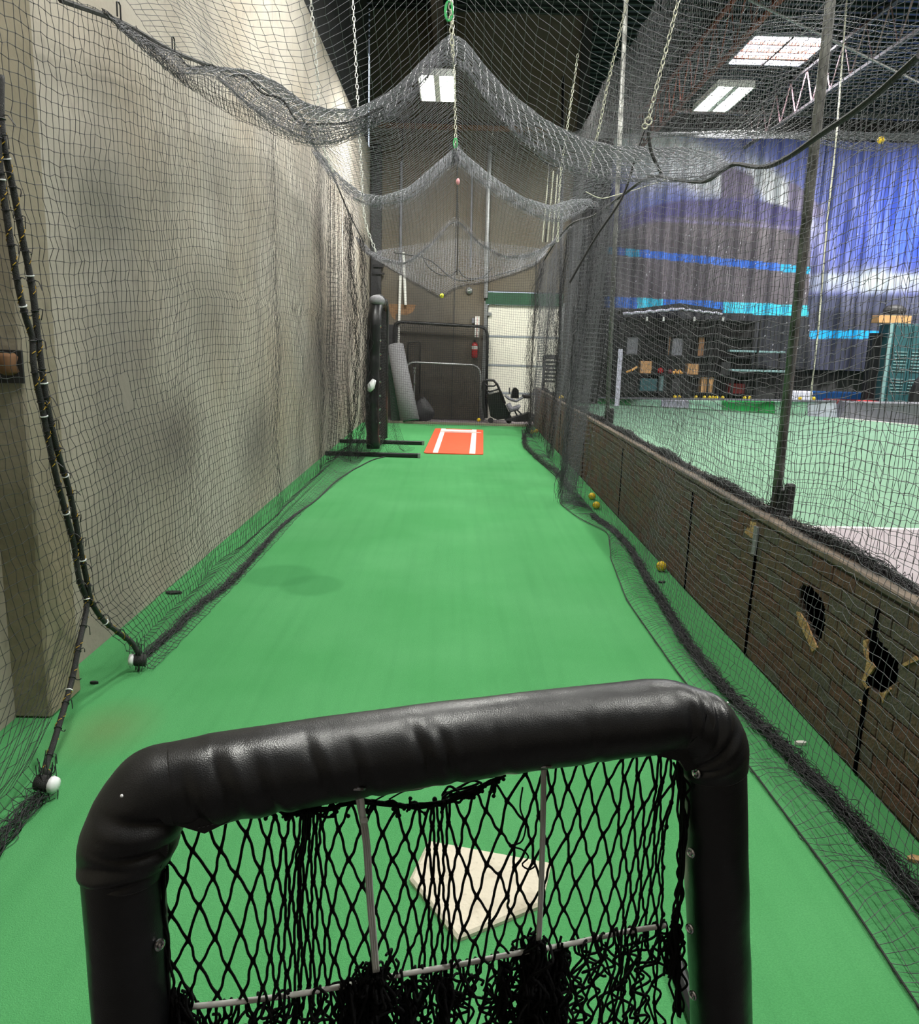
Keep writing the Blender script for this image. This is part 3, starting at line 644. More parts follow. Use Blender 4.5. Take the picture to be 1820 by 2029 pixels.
cb = pb('cardboard_box', 1738, 627, 1806, 640.5, YL+.02, .4, 'cardboard', 'flat cardboard box on top of the teal locker', 'box'); cb.location.z = LZ-min(v.co.z for v in cb.data.vertices)
q = on_y(1772, 620, YL+.2); z_ = LZ+.19; o = MB().ball((q[0], YL+.22, z_+.15), .29, 14, 8, (1.15, .5, .60)); o.box((q[0], YL+.22, z_+.03), (.82, .3, .04), bev=.015)
tag(o.build('duffel_cap', 'bag_black'), 'dark rounded bag resting on the cardboard box on the locker', 'bag')
q = on_z(1812, 812); y_ = 22.1; q = on_y(1818, 790, y_)
o = MB().ball((q[0]+.1, y_, .62), .42, 14, 9, (.8, .6, 1.45)); o.tube([(q[0]-.1, y_-.2, 1.0), (q[0]-.12, y_-.25, 1.2), (q[0]+.0, y_-.22, 1.35)], .05)
tag(o.build('gear_bag', 'bag_black'), 'tall black gear bag in front of the locker at the frame edge', 'bag')
o = MB().box((on_y(1738, 700, 22.9)[0], 23.1, 1.15), (.3, .3, 2.3), bev=.02); tag(o.build('stacked_cases', 'plain_black'), 'black column of cases standing left of the teal locker', 'case')
# ------------------------------------------------------------------ balls
def ball(p, r, label, m='ball_yellow', group=None):
    t = thing('practice_ball', label, 'ball', p, group)
    MB().ball(p, r, 16, 10).build('cover', m, t, True)
    pts = []
    for k in range(24):
        a = 2*math.pi*k/24; s = .45*math.sin(2*a); v = np.array([math.cos(a)*math.cos(s), math.sin(a)*math.cos(s), math.sin(s)]); pts.append(np.array(p)+v*r*1.0)
    MB().tube(pts, r*.05, 4, True).build('seam', 'ball_seam', t)
R0 = .041
ball(on_z(1310, 1122, R0), R0, 'yellow ball lying alone on the turf beside the brick-faced divider')
ball(on_z(1181, 1001, R0), R0, 'larger looking yellow ball of the touching pair by the divider')
ball(on_z(1176, 987, R0)+np.array([0, .12, 0]), R0, 'far ball of the touching yellow pair by the divider')
ball(on_z(1062, 854, R0), R0, 'yellow ball at the foot of the divider near its far end')
ball(on_z(1057, 857, R0)+np.array([-.02, .1, 0]), R0, 'dull yellow ball half behind the brighter one at the far end of the divider')
ball(on_z(948, 832, R0+.04), R0, 'orange-yellow ball on the sill beneath the black cart')
bp_ = on_x(1111, 797, XR+.05); ball((bp_[0], bp_[1], BT+.036+R0), R0, 'yellow ball resting on top of the divider')
NB = on_y(875, 586, 15.2); ball(NB, R0, 'lime yellow ball caught in the sagging point of the roof net', 'ball_lime')
NB2 = on_y(1745, 278, 12.0); ball(NB2, .05, 'yellow ball caught in the hall roof net at upper right')
kg = 'yellow balls lying on the kerb behind the hall floor'
for x, w_ in zip((1338, 1347, 1380, 1397, 1407, 1414, 1421, 1433, 1477, 1487, 1587, 1615), ('leftmost', 'second from the left', 'third from the left', 'fourth from the left', 'fifth from the left', 'sixth from the left', 'sixth from the right', 'fifth from the right', 'fourth from the right', 'third from the right', 'second from the right', 'rightmost')):
    b_, t_ = kpt(x); ball((t_[0], t_[1]+.12, t_[2]+.05+.05), .05, 'small yellow ball on the kerb, '+w_+' of the row', group=kg)
# ------------------------------------------------------------------ lane furniture
hp = MB(); s = .2159
poly = [(-s, s), (s, s), (s, 0), (0, -s), (-s, 0)]
n = 5; bev = .012; ptop = [(x*.945, y*.945) for x, y in poly]
hp.add([(x, y, .001) for x, y in poly]+[(x, y, .012) for x, y in poly]+[(x, y, .020) for x, y in ptop],
       [(i, (i+1) % 5, (i+1) % 5+5, i+5) for i in range(5)]+[(i+5, (i+1) % 5+5, (i+1) % 5+10, i+10) for i in range(5)]+[(10, 11, 12, 13, 14)])
o = hp.build('home_plate', 'plate_white'); o.location = (.1032, 2.2502, 0); o.rotation_euler.z = -.2548
tag(o, 'scuffed cream rubber home plate on the green turf', 'home plate')
pm = thing('pitching_mat', 'orange pitching mat with white lines at the far end of the lane', 'mat', (.05, 14.3, 0))
C = [on_z(*q) for q in ((839, 899), (957, 902), (957, 853), (862, 850))]; 
def quad(a, b, c, d, z0, h): return MB().prism([(p[0], p[1], z0) for p in (a, b, c, d)], (0, 0, h))
def bil(u, v): return C[0]*(1-u)*(1-v)+C[1]*u*(1-v)+C[2]*u*v+C[3]*(1-u)*v
rc = []
for (u, v, a0) in ((.93, .02, -90), (.93, .98, 0), (.07, .98, 90), (.07, .02, 180)):
    for k in range(4):
        a = math.radians(a0+k*30); rc.append(bil(u+.07*math.cos(a), v+.02*math.sin(a)))
MB().prism([(p[0], p[1], .002) for p in rc], (0, 0, .014)).build('base_mat', 'orange_mat', pm)
quad(bil(.15, .01), bil(.235, .01), bil(.22, .99), bil(.13, .99), .016, .003).build('side_line', 'white_line', pm)
quad(bil(.765, .01), bil(.865, .01), bil(.86, .99), bil(.77, .99), .016, .003).build('side_line', 'white_line', pm)
quad(bil(.15, .80), bil(.85, .80), bil(.85, .88), bil(.15, .88), .0195, .03).build('pitching_rubber', 'white_line', pm)
quad(bil(.87, .83), bil(.96, .83), bil(.96, .84), bil(.87, .85), .0165, .002).build('scuff_mark', 'white_line', pm)
# tall padded screen standing side-on at the left
ts = thing('padded_screen', 'tall black padded screen standing side-on against the left net', 'screen', (-1.22, 12.8, 0))
top = on_y(745, 598, 12.1)[2]
for y in (12.05, 13.6):
    MB().box((-1.22, y, .035), (1.42, .06, .06), bev=.01).build('foot_bar', 'dark_metal', ts)
    for sx in (-.515, ): MB().box((sx, y, .035), (.04, .065, .065)).build('end_cap', 'grey_metal', ts)
pth = spline([(-1.21, 12.08, .12), (-1.23, 12.1, .8), (-1.22, 12.12, 1.5), (-1.2, 12.15, top-.14), (-1.19, 12.3, top), (-1.17, 12.7, top+.02)], 26)
MB().tube(pth, [.10+.006*math.sin(i*2.2) for i in range(26)], 12).build('front_pad', 'vinyl', ts, True)
MB().tube([(-1.20, 13.6, .1), (-1.20, 13.6, 1.2), (-1.19, 13.55, top-.05), (-1.18, 13.3, top+.04), (-1.16, 12.7, top+.03)], .08, 10).build('rear_pad', 'vinyl', ts, True)
MB().ball((-1.185, 12.25, top+.02), .115, 14, 8, (1.05, 1.5, .75)).build('worn_cap', 'roll_grey', ts, True)
MB().tube([(-1.27, 12.0, .98), (-1.24, 11.99, 1.05), (-1.19, 11.99, 1.15)], [.03, .062, .03], 10).build('tape_patch', 'zip_white', ts, True)
for k in range(9):
    z = top-.35-k*.2; MB().ring((-1.105, 12.02, z), (1, -1, 0), .012, .005, 8, 4).build('eyelet', 'chrome', ts)
g = np.array([[(-1.15, 12.15+1.4*u, .1+(top-.2)*v) for v in np.linspace(0, 1, 48)] for u in np.linspace(0, 1, 30)])
build_net('screen_net', [net(g, .003)], 'net_black', ts)
# frames leaning on the back wall
def frame(name, label, pts, r, m, Y, netpts=None, rr=.12):
    P = [on_y(a, b, Y) for a, b in pts]; P = [np.array([p[0], Y, max(p[2], .02)]) for p in P]
    t = thing(name, label, 'frame', P[0]*np.array([1, 1, 0])); out = [P[0]]
    for i in range(1, len(P)-1):
        a, b, c = P[i-1], P[i], P[i+1]; u = (a-b)/np.linalg.norm(a-b); w = (c-b)/np.linalg.norm(c-b)
        for k in np.linspace(0, 1, 6): out.append(b+u*rr*(1-k)**2+w*rr*k**2)
    out.append(P[-1]); MB().tube(out, r, 8).build('tube_frame', m, t, True)
    x0, x1 = min(p[0] for p in P), max(p[0] for p in P); z1 = max(p[2] for p in P)
    nx, nz = int((x1-x0)/.045), int(z1/.045)
    g = np.array([[(x0+(x1-x0)*u, Y+.03*math.sin(u*9+v*3), .04+(z1-.07)*v) for v in np.linspace(0, 1, nz)] for u in np.linspace(0, 1, nx)])
    build_net('net_panel', [net(g, .0045 if r > .026 else .0035)], 'net_black', t)
    return t
frame('backstop_frame', 'large black tube frame with net leaning on the back wall', [(778, 826), (781, 637), (965, 648), (963, 828)], .034, 'dark_metal', 18.25, rr=.18)
frame('backstop_frame', 'lower chrome tube frame with rounded corner in front of the black frame', [(804, 828), (804, 717), (951, 724), (951, 830)], .024, 'grey_metal', 17.95, rr=.22)
frame('net_stand', 'small thin black loop frame in front of the back wall', [(806, 772), (808, 679), (832, 677), (831, 780)], .012, 'dark_metal', 18.0, rr=.05)
pole = thing('batting_tee', 'slim tee post with chrome collars beside the rolled carpet', 'tee', on_z(822, 834)*np.array([1, 1, 0]))
q = on_y(821, 730, 17.8); MB().rod((q[0], 17.8, .03), (q[0], 17.8, q[2]), .018).build('stem', 'grey_metal', pole)
for yy in (729, 738, 760): c_ = on_y(821, yy, 17.8); MB().rod((q[0], 17.8, c_[2]-.02), (q[0], 17.8, c_[2]+.02), .035, 10).build('collar', 'chrome', pole)
MB().box((q[0], 17.8, .02), (.3, .3, .03), bev=.01).build('foot', 'dark_metal', pole)
# rolled grey carpet and what leans behind it
a = on_z(812, 832); b = on_y(783, 684, 17.75); a[1] = 17.35; a = np.array([on_y(812, 832, 17.35)[0], 17.35, .0])
rl = thing('carpet_roll', 'grey rolled carpet leaning in the left rear corner', 'roll', a)
d = b-a; MB().tube([a+np.array([0, 0, .05]), a+d*.5, b], [.205, .19, .175], 20).build('roll_body', 'roll_grey', rl, True)
MB().ring(a+np.array([0, -.06, .035]), d, .185, .014, 20, 6).build('rim', 'green_paint', rl)
n_ = d/np.linalg.norm(d); sp = []; u = np.cross(n_, (0, 1, 0)); u /= np.linalg.norm(u); w = np.cross(n_, u)
for k in range(60): t = k*.35; R = .01+.0026*k; sp.append(b+n_*.003+R*(math.cos(t)*u+math.sin(t)*w))
MB().tube(sp, .006, 4).build('spiral_edge', 'machine_grey', rl)
q0 = on_y(803, 828, 17.8); q1 = on_y(764, 688, 18.2)
tag(MB().prism([(q1[0], 18.3, q1[2]), (q1[0]+.22, 18.3, q1[2]+.04), (q0[0]+.05, 17.75, .0), (q0[0]-.3, 17.75, .0)], (0, .06, 0)).build('leaning_mat', 'green_paint'), 'dark green mat leaning behind the carpet roll', 'mat')
q = on_y(774, 662, 18.25); tag(MB().box((q[0], 18.3, q[2]-.42), (.28, .12, 1.25), bev=.02).build('leaning_board', 'bag_black'), 'black padded board standing left of the large frame', 'board')
q = on_z(838, 828); o = MB()
rgb = []
for j in range(9):
    v = j/8; row = []
    for k in range(16):
        t = 2*math.pi*k/16; R = math.sin(math.pi*min(.98, v*.75+.25))*(1+.12*math.sin(3*t+j)); row.append((q[0]+.25*R*math.cos(t)+.02, 17.7+.15*R*math.sin(t), .02+.50*v+.03*math.cos(2*t)))
    rgb.append(row)
o.grid(rgb, True); tag(o.build('gear_bag', 'bag_black', smooth=True), 'slumped black bag beside the foot of the carpet roll', 'bag')
# pipes, plaster break, sign, extinguisher and bell on the back wall
def wallpipe(pts, r, m, label, Y=18.42, cat='pipe'):
    return tag(MB().tube([on_y(a, b, Y) for a, b in pts], r, 8).build('wall_pipe', m), label, cat)
wallpipe([(795, 320), (793, 520)], .03, 'machine_grey', 'thin upper grey conduit running up the back wall')
wallpipe([(799, 500), (803, 604)], .032, 'white_plastic', 'short white pipe above the plaster break on the back wall')
wallpipe([(793, 545), (789, 682)], .03, 'white_plastic', 'slim white pole leaning behind the carpet roll', 18.33, 'pole')
wallpipe([(971, 290), (966, 400), (962, 590)], .05, 'grey_metal', 'thick grey pipe rising above the loading door jamb')
wallpipe([(935, 330), (932, 530)], .022, 'machine_grey', 'thin grey conduit left of the thick pipe')
tag(MB().prism([on_y(a, b, YB-.004) for a, b in ((768, 602), (824, 604), (818, 618), (806, 624), (784, 622), (783, 634), (776, 628), (770, 612))], (0, .01, 0)).build('plaster_break', 'stain_brown'), 'brown broken plaster patch on the back wall', 'damage')
sg = thing('extinguisher_sign', 'narrow white vertical sign with red letters above the extinguisher', 'sign', on_y(943, 648, YB-.02))
a, b = on_y(940, 668, YB-.02), on_y(950, 627, YB-.02); MB().box(((a[0]+b[0])/2, YB-.02, (a[2]+b[2])/2), (b[0]-a[0], .02, b[2]-a[2])).build('plate', 'white_plastic', sg)
TXT = 'FIRE'
for i, ch in enumerate('FIRE EXTINGUISHER'):
    if ch == ' ': continue
    cu = bpy.data.curves.new('letter', 'FONT'); cu.body = ch; cu.size = .034; cu.extrude = .002; cu.align_x = 'CENTER'
    o = bpy.data.objects.new('letter', cu); COL.objects.link(o)
    me = bpy.data.meshes.new_from_object(o); bpy.data.objects.remove(o); me.materials.clear(); me.materials.append(MATS['red_paint'])
    lo = link('letter', me, sg); lo.location = ((a[0]+b[0])/2, YB-.034, b[2]-.035-.0262*i); lo.rotation_euler = (math.pi/2, 0, 0)
a, b = on_y(934, 641, YB-.03), on_y(940, 630, YB-.03); tag(MB().box(((a[0]+b[0])/2, YB-.03, (a[2]+b[2])/2), (b[0]-a[0], .05, b[2]-a[2]), bev=.01).build('alarm_box', 'machine_grey'), 'small grey alarm box left of the vertical sign', 'box')
q = on_y(940, 690, YB-.12)
fe = thing('fire_extinguisher', 'red fire extinguisher with white label hung on the back wall', 'extinguisher', q)
MB().tube([q+np.array([0, 0, z]) for z in (-.21, -.19, .06, .11, .13)], [.05, .07, .07, .05, .025], 14).build('cylinder', 'red_paint', fe, True)
MB().tube([q+np.array([0, 0, z]) for z in (-.02, .05)], .072, 14).build('label_band', 'white_plastic', fe)
MB().box(q+np.array([0, -.02, .16]), (.03, .1, .04)).build('valve', 'dark_metal', fe); MB().tube([q+np.array(v) for v in ((0, 0, .15), (.07, -.02, .14), (.085, -.02, 0), (.08, -.02, -.12))], .009, 6).build('hose', 'plain_black', fe)
MB().box(q+np.array([0, .08, .05]), (.05, .08, .25)).build('bracket', 'dark_metal', fe)
q = on_y(929, 576, YB-.04); be = thing('alarm_bell', 'round grey alarm bell high on the back wall', 'bell', q)
MB().tube([q+np.array([0, y, 0]) for y in (.04, .0, -.035, -.04)], [.075, .08, .05, .01], 16).build('gong', 'grey_metal', be, True)
MB().ring(q+np.array([0, -.045, 0]), (0, 1, 0), .03, .008).build('hub', 'chrome', be)
q = on_y(750, 527, 18.38); tag(MB().box(q, (.22, .1, .06)).box(q+np.array([0, 0, -.16]), (.25, .1, .04)).build('wall_bracket', 'dark_metal'), 'dark metal bracket on the left corner of the back wall', 'bracket')
# black cart and grey pitching machine by the door
Y_ = 17.65
ct = thing('ball_cart', 'black plastic cart with a loop handle in front of the white door', 'cart', on_z(990, 830)*np.array([1, 1, 0]))
cpt = lambda a, b, y=Y_: on_y(a, b, y)
body = [(964, 783), (991, 776), (1000, 800), (1014, 828), (985, 832), (972, 826)]
MB().prism([cpt(*p) for p in body], (0, .4, 0)).build('tub', 'black_gloss', ct)
MB().tube([cpt(*p) for p in ((960, 790), (956, 768), (958, 756), (964, 753), (978, 754), (985, 762), (992, 778), (1000, 800))], .028, 8).build('handle', 'black_gloss', ct, True)
MB().tube([cpt(*p) for p in ((959, 760), (966, 765), (978, 765), (985, 760))], .02, 6).build('front_rail', 'black_gloss', ct, True)
MB().tube([cpt(*p) for p in ((960, 772), (970, 776), (985, 772), (990, 768))], .022, 6).build('front_rail', 'black_gloss', ct, True)
MB().tube([cpt(*p) for p in ((958, 757), (958, 800), (962, 828))], .035, 8).build('side_post', 'dark_metal', ct)
for p in ((972, 829), (1008, 829)): c_ = cpt(*p); MB().tube([(c_[0], Y_-.02, .07), (c_[0], Y_+.03, .07)], .06, 14).build('wheel', 'plain_black', ct)
mc = thing('pitching_machine', 'grey pitching machine with black chute beside the cart', 'machine', on_z(1028, 830)*np.array([1, 1, 0]))
MB().tube([cpt(*p) for p in ((1000, 783), (1008, 790), (1022, 795), (1034, 788), (1040, 780))], [.05, .055, .05, .05, .03], 10, sq=.6).build('cradle', 'machine_grey', mc, True)
MB().tube([cpt(*p) for p in ((1006, 800), (1012, 812), (1024, 808), (1030, 803))], [.06, .07, .06, .03], 10).build('housing', 'machine_grey', mc, True)
MB().prism([cpt(*p) for p in ((1012, 789), (1014, 775), (1017, 769), (1022, 768), (1027, 773), (1028, 790))], (0, .2, 0)).build('feed_chute', 'black_gloss', mc)
MB().tube([cpt(*p) for p in ((1034, 785), (1051, 786))], .045, 10).build('motor', 'plain_black', mc, True)
for A, B in (((1012, 808), (1006, 834)), ((1016, 808), (1030, 834)), ((1018, 806), (1044, 832))): MB().tube([cpt(*A), cpt(*B)], .02, 6).build('leg', 'dark_metal', mc)
MB().rod(cpt(1009, 780), cpt(1009, 768), .012).build('lever', 'plain_black', mc)
o = MB(); o.prism([cpt(*p, 17.5) for p in ((1000, 833), (1012, 829), (1048, 818), (1060, 822), (1060, 835), (1020, 836))], (0, .3, 0)); tag(o.build('tarpaulin', 'bag_black'), 'black sheet heaped on the floor below the machine', 'sheet')
# black slatted chair behind the divider
chr_ = thing('plastic_chair', 'black slatted plastic chair behind the far end of the divider', 'chair', (2.2, 16.6, 0)); y_ = 16.2
a, b = on_y(1073, 762, y_), on_y(1110, 704, y_)
MB().box(((a[0]+b[0])/2, y_+.03, b[2]-.04), (b[0]-a[0], .05, .09), bev=.03).build('top_rail', 'black_gloss', chr_)
for x in (a[0]+.03, b[0]-.03): MB().rod((x, y_+.03, 0), (x, y_+.03, b[2]-.03), .028).build('leg', 'black_gloss', chr_)
for k in range(6): MB().box(((a[0]+b[0])/2, y_+.03, b[2]-.14-k*.075), (b[0]-a[0]-.05, .035, .045), bev=.012).build('slat', 'black_gloss', chr_)
MB().box(((a[0]+b[0])/2, y_+.23, .5), (b[0]-a[0], .42, .06), bev=.02).build('seat', 'black_gloss', chr_)
for x in (a[0]+.03, b[0]-.03): MB().rod((x, y_+.42, 0), (x, y_+.42, .5), .022).build('leg', 'black_gloss', chr_)
# fittings of the near left pier
o = thing('wall_anchor', 'rusty dark anchor plate with worn timber block on the near left pier', 'bracket', (XL, 3.36, 1.6)); 
a, b = on_y(-10, 758, 3.375), on_y(44, 694, 3.375)
MB().box(((a[0]+b[0])/2, 3.372, (a[2]+b[2])/2), (b[0]-a[0], .012, b[2]-a[2])).build('plate', 'dark_metal', o)
q = on_y(4, 722, 3.32); MB().tube([q+np.array([0, .05, z]) for z in (-.045, -.03, 0, .03, .045)], [.02, .045, .035, .045, .03], 10).build('timber_block', 'wood_brown', o, True)
# litter on the turf
def litter(p, s, m, label):
    p = on_z(*p); k = [(s*(1+.3*random.random())*math.cos(t), s*.6*math.sin(t)*(.7+.5*random.random())) for t in np.linspace(0, 2*math.pi, 8)[:-1]]
    tag(MB().prism([(p[0]+x, p[1]+y, .001) for x, y in k], (0, 0, .012)).build('litter', m), label, 'litter')
litter((343, 1176), .05, 'plain_black', 'black scrap of tape by the foot of the left wall')
litter((187, 1355), .018, 'plain_black', 'tiny black scrap near the left pier')
litter((1311, 1155), .025, 'plain_black', 'small black scrap below the lone yellow ball')
litter((1816, 1706), .03, 'torn_wood', 'tan wood chip on the turf at the right edge')
litter((1585, 1475), .025, 'white_line', 'pale paint fleck on the turf by the divider')
#@@PART3
# ------------------------------------------------------------------ nets of the batting lane
def pxs(pts, plane, val): f = {'x': on_x, 'y': on_y}[plane]; return np.array([f(a, b, val) for a, b in pts])
cabL = pxs([(120, 0), (230, 40), (340, 100), (415, 130), (480, 150), (560, 205), (605, 245), (620, 285), (650, 330), (690, 420), (720, 480)], 'x', -1.65)
cabL = np.vstack([[-1.65, 1.0, 2.75], cabL])
zcL = lambda y: np.interp(y, np.sort(cabL[:, 1]), cabL[np.argsort(cabL[:, 1]), 2])
# near edge rope of the left net
ropeA = [on_x(a, b, -1.62) for a, b in [(2, 150), (3, 246), (8, 290), (22, 355), (30, 394), (46, 480), (60, 550), (66, 590), (75, 665), (90, 780), (108, 870), (117, 905), (136, 967), (150, 1034), (158, 1081), (170, 1140), (181, 1191)]]
wA = on_z(276, 1308, .06); wB = on_z(88, 1552, .06)
ropeA += [on_x(a, b, x) for a, b, x in [(197, 1219, -1.62), (237, 1255, -1.62), (265, 1280, -1.615)]]+[wA+np.array([0, 0, .03])]
ropeB = [on_x(a, b, -1.63) for a, b in [(-6, 180), (0, 335), (12, 420), (33, 550), (41, 590), (53, 635), (64, 670), (66, 715), (72, 755), (82, 800), (92, 852), (110, 939), (134, 1030), (146, 1077), (158, 1152), (172, 1195)]]
ropeB += [on_x(a, b, x) for a, b, x in [(170, 1215, -1.625), (158, 1270, -1.61), (142, 1349, -1.6), (130, 1393, -1.59), (118, 1433, -1.58), (106, 1473, -1.57), (91, 1520, -1.56)]]+[wB+np.array([0, .03, .02])]
def edge_y(rope):
    P = np.array(rope); i = np.argsort(P[:, 2]); return lambda z: np.interp(z, P[i, 2], P[i, 1])
yA, yB = edge_y(ropeA), edge_y(ropeB)
def plan(y0, y1, base, pleats, amp=.02, pitch=.05):
    """columns of a hung net in plan: (y, dx); pleats = (centre, half width, depth, number)"""
    pts = []; y = y0
    while y < y1:
        dx = amp*math.sin(y*2.3)+amp*.6*math.sin(y*5.1+1); step = pitch*.93
        for c, hw, dp, k in pleats:
            if abs(y-c) < hw:
                ph = (y-c+hw)/(2*hw)*k*2*math.pi; dx += dp*math.sin(ph)*math.sin(math.pi*(y-c+hw)/(2*hw))**.3; step = min(step, pitch/(1+2*math.pi*k*dp/(2*hw)*.7))
        pts.append((y, dx)); y += step
    return np.array(pts)
PL = plan(0, 9.6, 0, [(8.0, .75, .05, 5)], .018)     # offsets measured from the rope
nr = 70; xin_y = [2.5, 3.96, 6.2, 8.06, 10.9, 13]; xin_x = [-1.5, -1.53, -1.5, -1.5, -1.33, -1.3]
P = np.zeros((len(PL), nr, 3))
for i, (d_, dx) in enumerate(PL):
    for j in range(nr):
        v = j/(nr-1)
        s = v*3.45
        if s < .34:   # the skirt lying on the floor
            y = yA(.05)+d_; xi = np.interp(y, xin_y, xin_x); f = s/.34
            x = xi+( -1.64-xi)*f**.8; z = .008+.02*math.sin(f*3.1)*abs(math.sin(y*3))+(.12*f**3)
            if f > .8: x = x*.5+(-1.64)*.5
        else:
            f = (s-.34)/(3.45-.34); zt = zcL(yA(1.5)+d_); z = .10+(zt-.10)*f
            z += .035*math.sin(d_*3.1+f*2)*math.sin(math.pi*f)*min(1, d_/2)+.05*math.sin(d_*1.4+1)*math.sin(math.pi*f)*min(1, d_/4)
            yy = yA(min(z, 2.6)) if z < 2.6 else yA(2.6)
            fade = max(0, 1-d_/4); y = yy*fade+(1-fade)*yA(.05)*.0+(1-fade)*3.4+d_
            x = -1.65+dx*(1.2-.4*f)+(.02*math.sin(z*4+y) if z < 2 else 0)
        P[i, j] = (x, y, z)
# tear in the net
msk = np.ones(P.shape[:2], bool); tc_ = on_x(248, 782, -1.65); msk &= ~((np.abs(P[..., 1]-tc_[1]) < .045) & (np.abs(P[..., 2]-tc_[2]) < .07))
nearc = PL[:, 0] < 4.2; k_ = int(nearc.sum())
parts = [net(P[:k_+1], .0016, .0036, msk[:k_+1]), net(P[k_:], .0017, 0)]
ln = thing('side_net', 'black lane net hanging along the left concrete wall', 'net', (-1.65, 3.4, 0))
clampz(build_net('mesh', parts, 'net_black', ln))
bw = [on_z(a, b, .02) for a, b in [(285, 1300), (345, 1248), (400, 1195), (450, 1158), (505, 1100), (560, 1040), (600, 1008)]]
clampz(build_net('gathered_hem', [bunch(bw, [.02, .026, .026, .022, .012, .006], 36, .0015, .02)], 'net_black', ln))
hem = [on_z(a, b, .012) for a, b in [(540, 1062), (570, 1030), (620, 995), (670, 950), (710, 925), (760, 905), (810, 898)]]
MB().tube(spline(hem, 40), .008, 5).build('hem_cord', 'rope_dark', ln)
MB().tube(spline(cabL[1:], 80), .012, 6).build('top_cord', 'rope_dark', ln)
# dark gathered end of the left net and its drape over the screen foot
col1 = [on_y(a, b, 11.4) for a, b in [(690, 430), (700, 560), (706, 700), (702, 800), (690, 880)]]; col1[-1][2] = .05
col2 = [on_y(a, b, 11.7) for a, b in [(716, 470), (722, 600), (724, 740), (718, 840), (706, 900)]]; col2[-1][2] = .04
for c_, k_ in ((col1, 30), (col2, 26)): clampz(build_net('gathered_end', [bunch(c_, .07, k_, .0022, .06, .8)], 'net_black', ln))
g = np.zeros((40, 46, 3))
tp = [on_y(735, 505, 12.3), on_y(722, 900, 11.8)]
for i in range(40):
    u = i/39
    for j in range(46):
        v = j/45; a_ = tp[0]*(1-v)+tp[1]*v; fl = on_z(835-90*(1-v), 905-60*u*(v > .5)*.4)
        far = np.array([-.62-.5*(1-v)**.6, 12.9, max(.01, 2.2*(1-v)**1.6)]); g[i, j] = a_*(1-u)+far*u+np.array([0, -.1*math.sin(u*3), .03*math.sin(u*20)])
clampz(build_net('draped_end', [net(g, .0016)], 'net_black', ln))
# second net, nearer the camera, hung from its own rope
PN = plan(0, 2.0, 0, [], .015); P = np.zeros((len(PN), 66, 3))
for i, (d_, dx) in enumerate(PN):
    for j in range(66):
        s = j/65*3.3
        if s < .3: f = s/.3; z = .008+.1*f**3; y = yB(.06)-d_; x = -1.50-.13*f+.02*math.sin(d_*9)
        else: f = (s-.3)/3.0; z = .10+2.75*f; y = yB(min(z, 2.6))-d_; x = -1.63-.02*f+dx+.03*math.sin(d_*3)*(1-f)
        P[i, j] = (x, y, z)
sn = thing('side_net', 'black net hung nearest the camera at the far left edge', 'net', (-1.63, 2.8, 0))
clampz(build_net('mesh', [net(P, .0013, .0032)], 'net_black', sn))
hb = [on_z(a, b, .025) for a, b in [(84, 1570), (50, 1600), (20, 1640), (-30, 1700), (-90, 1800)]]
clampz(build_net('gathered_hem', [bunch(hb, .03, 30, .0016, .02)], 'net_black', sn))
# the two edge ropes with yellow fleck, ties and weights
def rope(pts, label, r=.0125, tape=None):
    t = thing('edge_rope', label, 'rope', pts[-1]); S = spline(pts, 150)
    MB().tube(S, r, 8).build('core', 'rope_dark', t, True)
    fl = MB()
    for k in range(4, 148):
        if random.random() < .75:
            c_ = S[k]; d_ = S[min(149, k+1)]-S[k-1]; d_ /= np.linalg.norm(d_); a_ = np.cross(d_, (0, 1, 0)); a_ /= np.linalg.norm(a_); b_ = np.cross(d_, a_)
            t0 = k*1.1; fl.tube([c_+(r+.0008)*(math.cos(t0+w_)*a_+math.sin(t0+w_)*b_)+d_*.011*w_ for w_ in (0, .35, .7, 1.0)], .0017, 4)
    fl.build('yellow_fleck', 'rope_yellow', t)['kind'] = 'stuff'
    for k in range(8, 146, 6):
        c_ = S[k]; e = MB(); q = [c_, c_+np.array([random.uniform(.015, .03), 0, random.uniform(-.02, .02)]), c_+np.array([random.uniform(.02, .05), 0, random.uniform(-.04, .0)])]
        e.tube(spline(q, 5), .0022, 4); e.ring(c_, S[k+1]-S[k], r+.001, .003, 8, 4); e.build('twine_tie', 'net_black', t)
    for k in range(15, 146, 22): MB().ring(S[k], S[k+1]-S[k], r+.002, .0028, 10, 4).build('zip_tie', 'zip_white', t)
    return t
rope(ropeA, 'black edge rope with yellow flecks of the left lane net, ending at the small weight')
rope(ropeB, 'black edge rope of the nearest left net, running down to the large white weight')
for p, lb, s_, d_ in ((wA, 'small weight with white end cap on the turf below the left net', 1., (-1, -.25, .1)), (wB, 'white capped weight on the turf at the lower left', .95, (1, -.15, -.05))):
    t = thing('net_weight', lb, 'weight', (p[0], p[1], 0)); d_ = np.array(d_); d_ = d_/np.linalg.norm(d_)
    MB().tube([p-d_*.035*s_, p-d_*.03*s_, p+d_*.022*s_, p+d_*.026*s_], [.02*s_, .032*s_, .032*s_, .024*s_], 12).build('body', 'rope_dark', t, True)
    MB().tube([p+d_*.026*s_, p+d_*.03*s_, p+d_*.05*s_, p+d_*.056*s_], [.02*s_, .034*s_, .03*s_, .008], 12).build('end_cap', 'zip_white', t, True)
    clampz(build_net('tangle', [bunch([p+np.array([.0, 0, -.05]), p+np.array([0, .01, .02]), p+np.array([0, .02, .08])], .03, 16, .002, .02)], 'net_black', t))
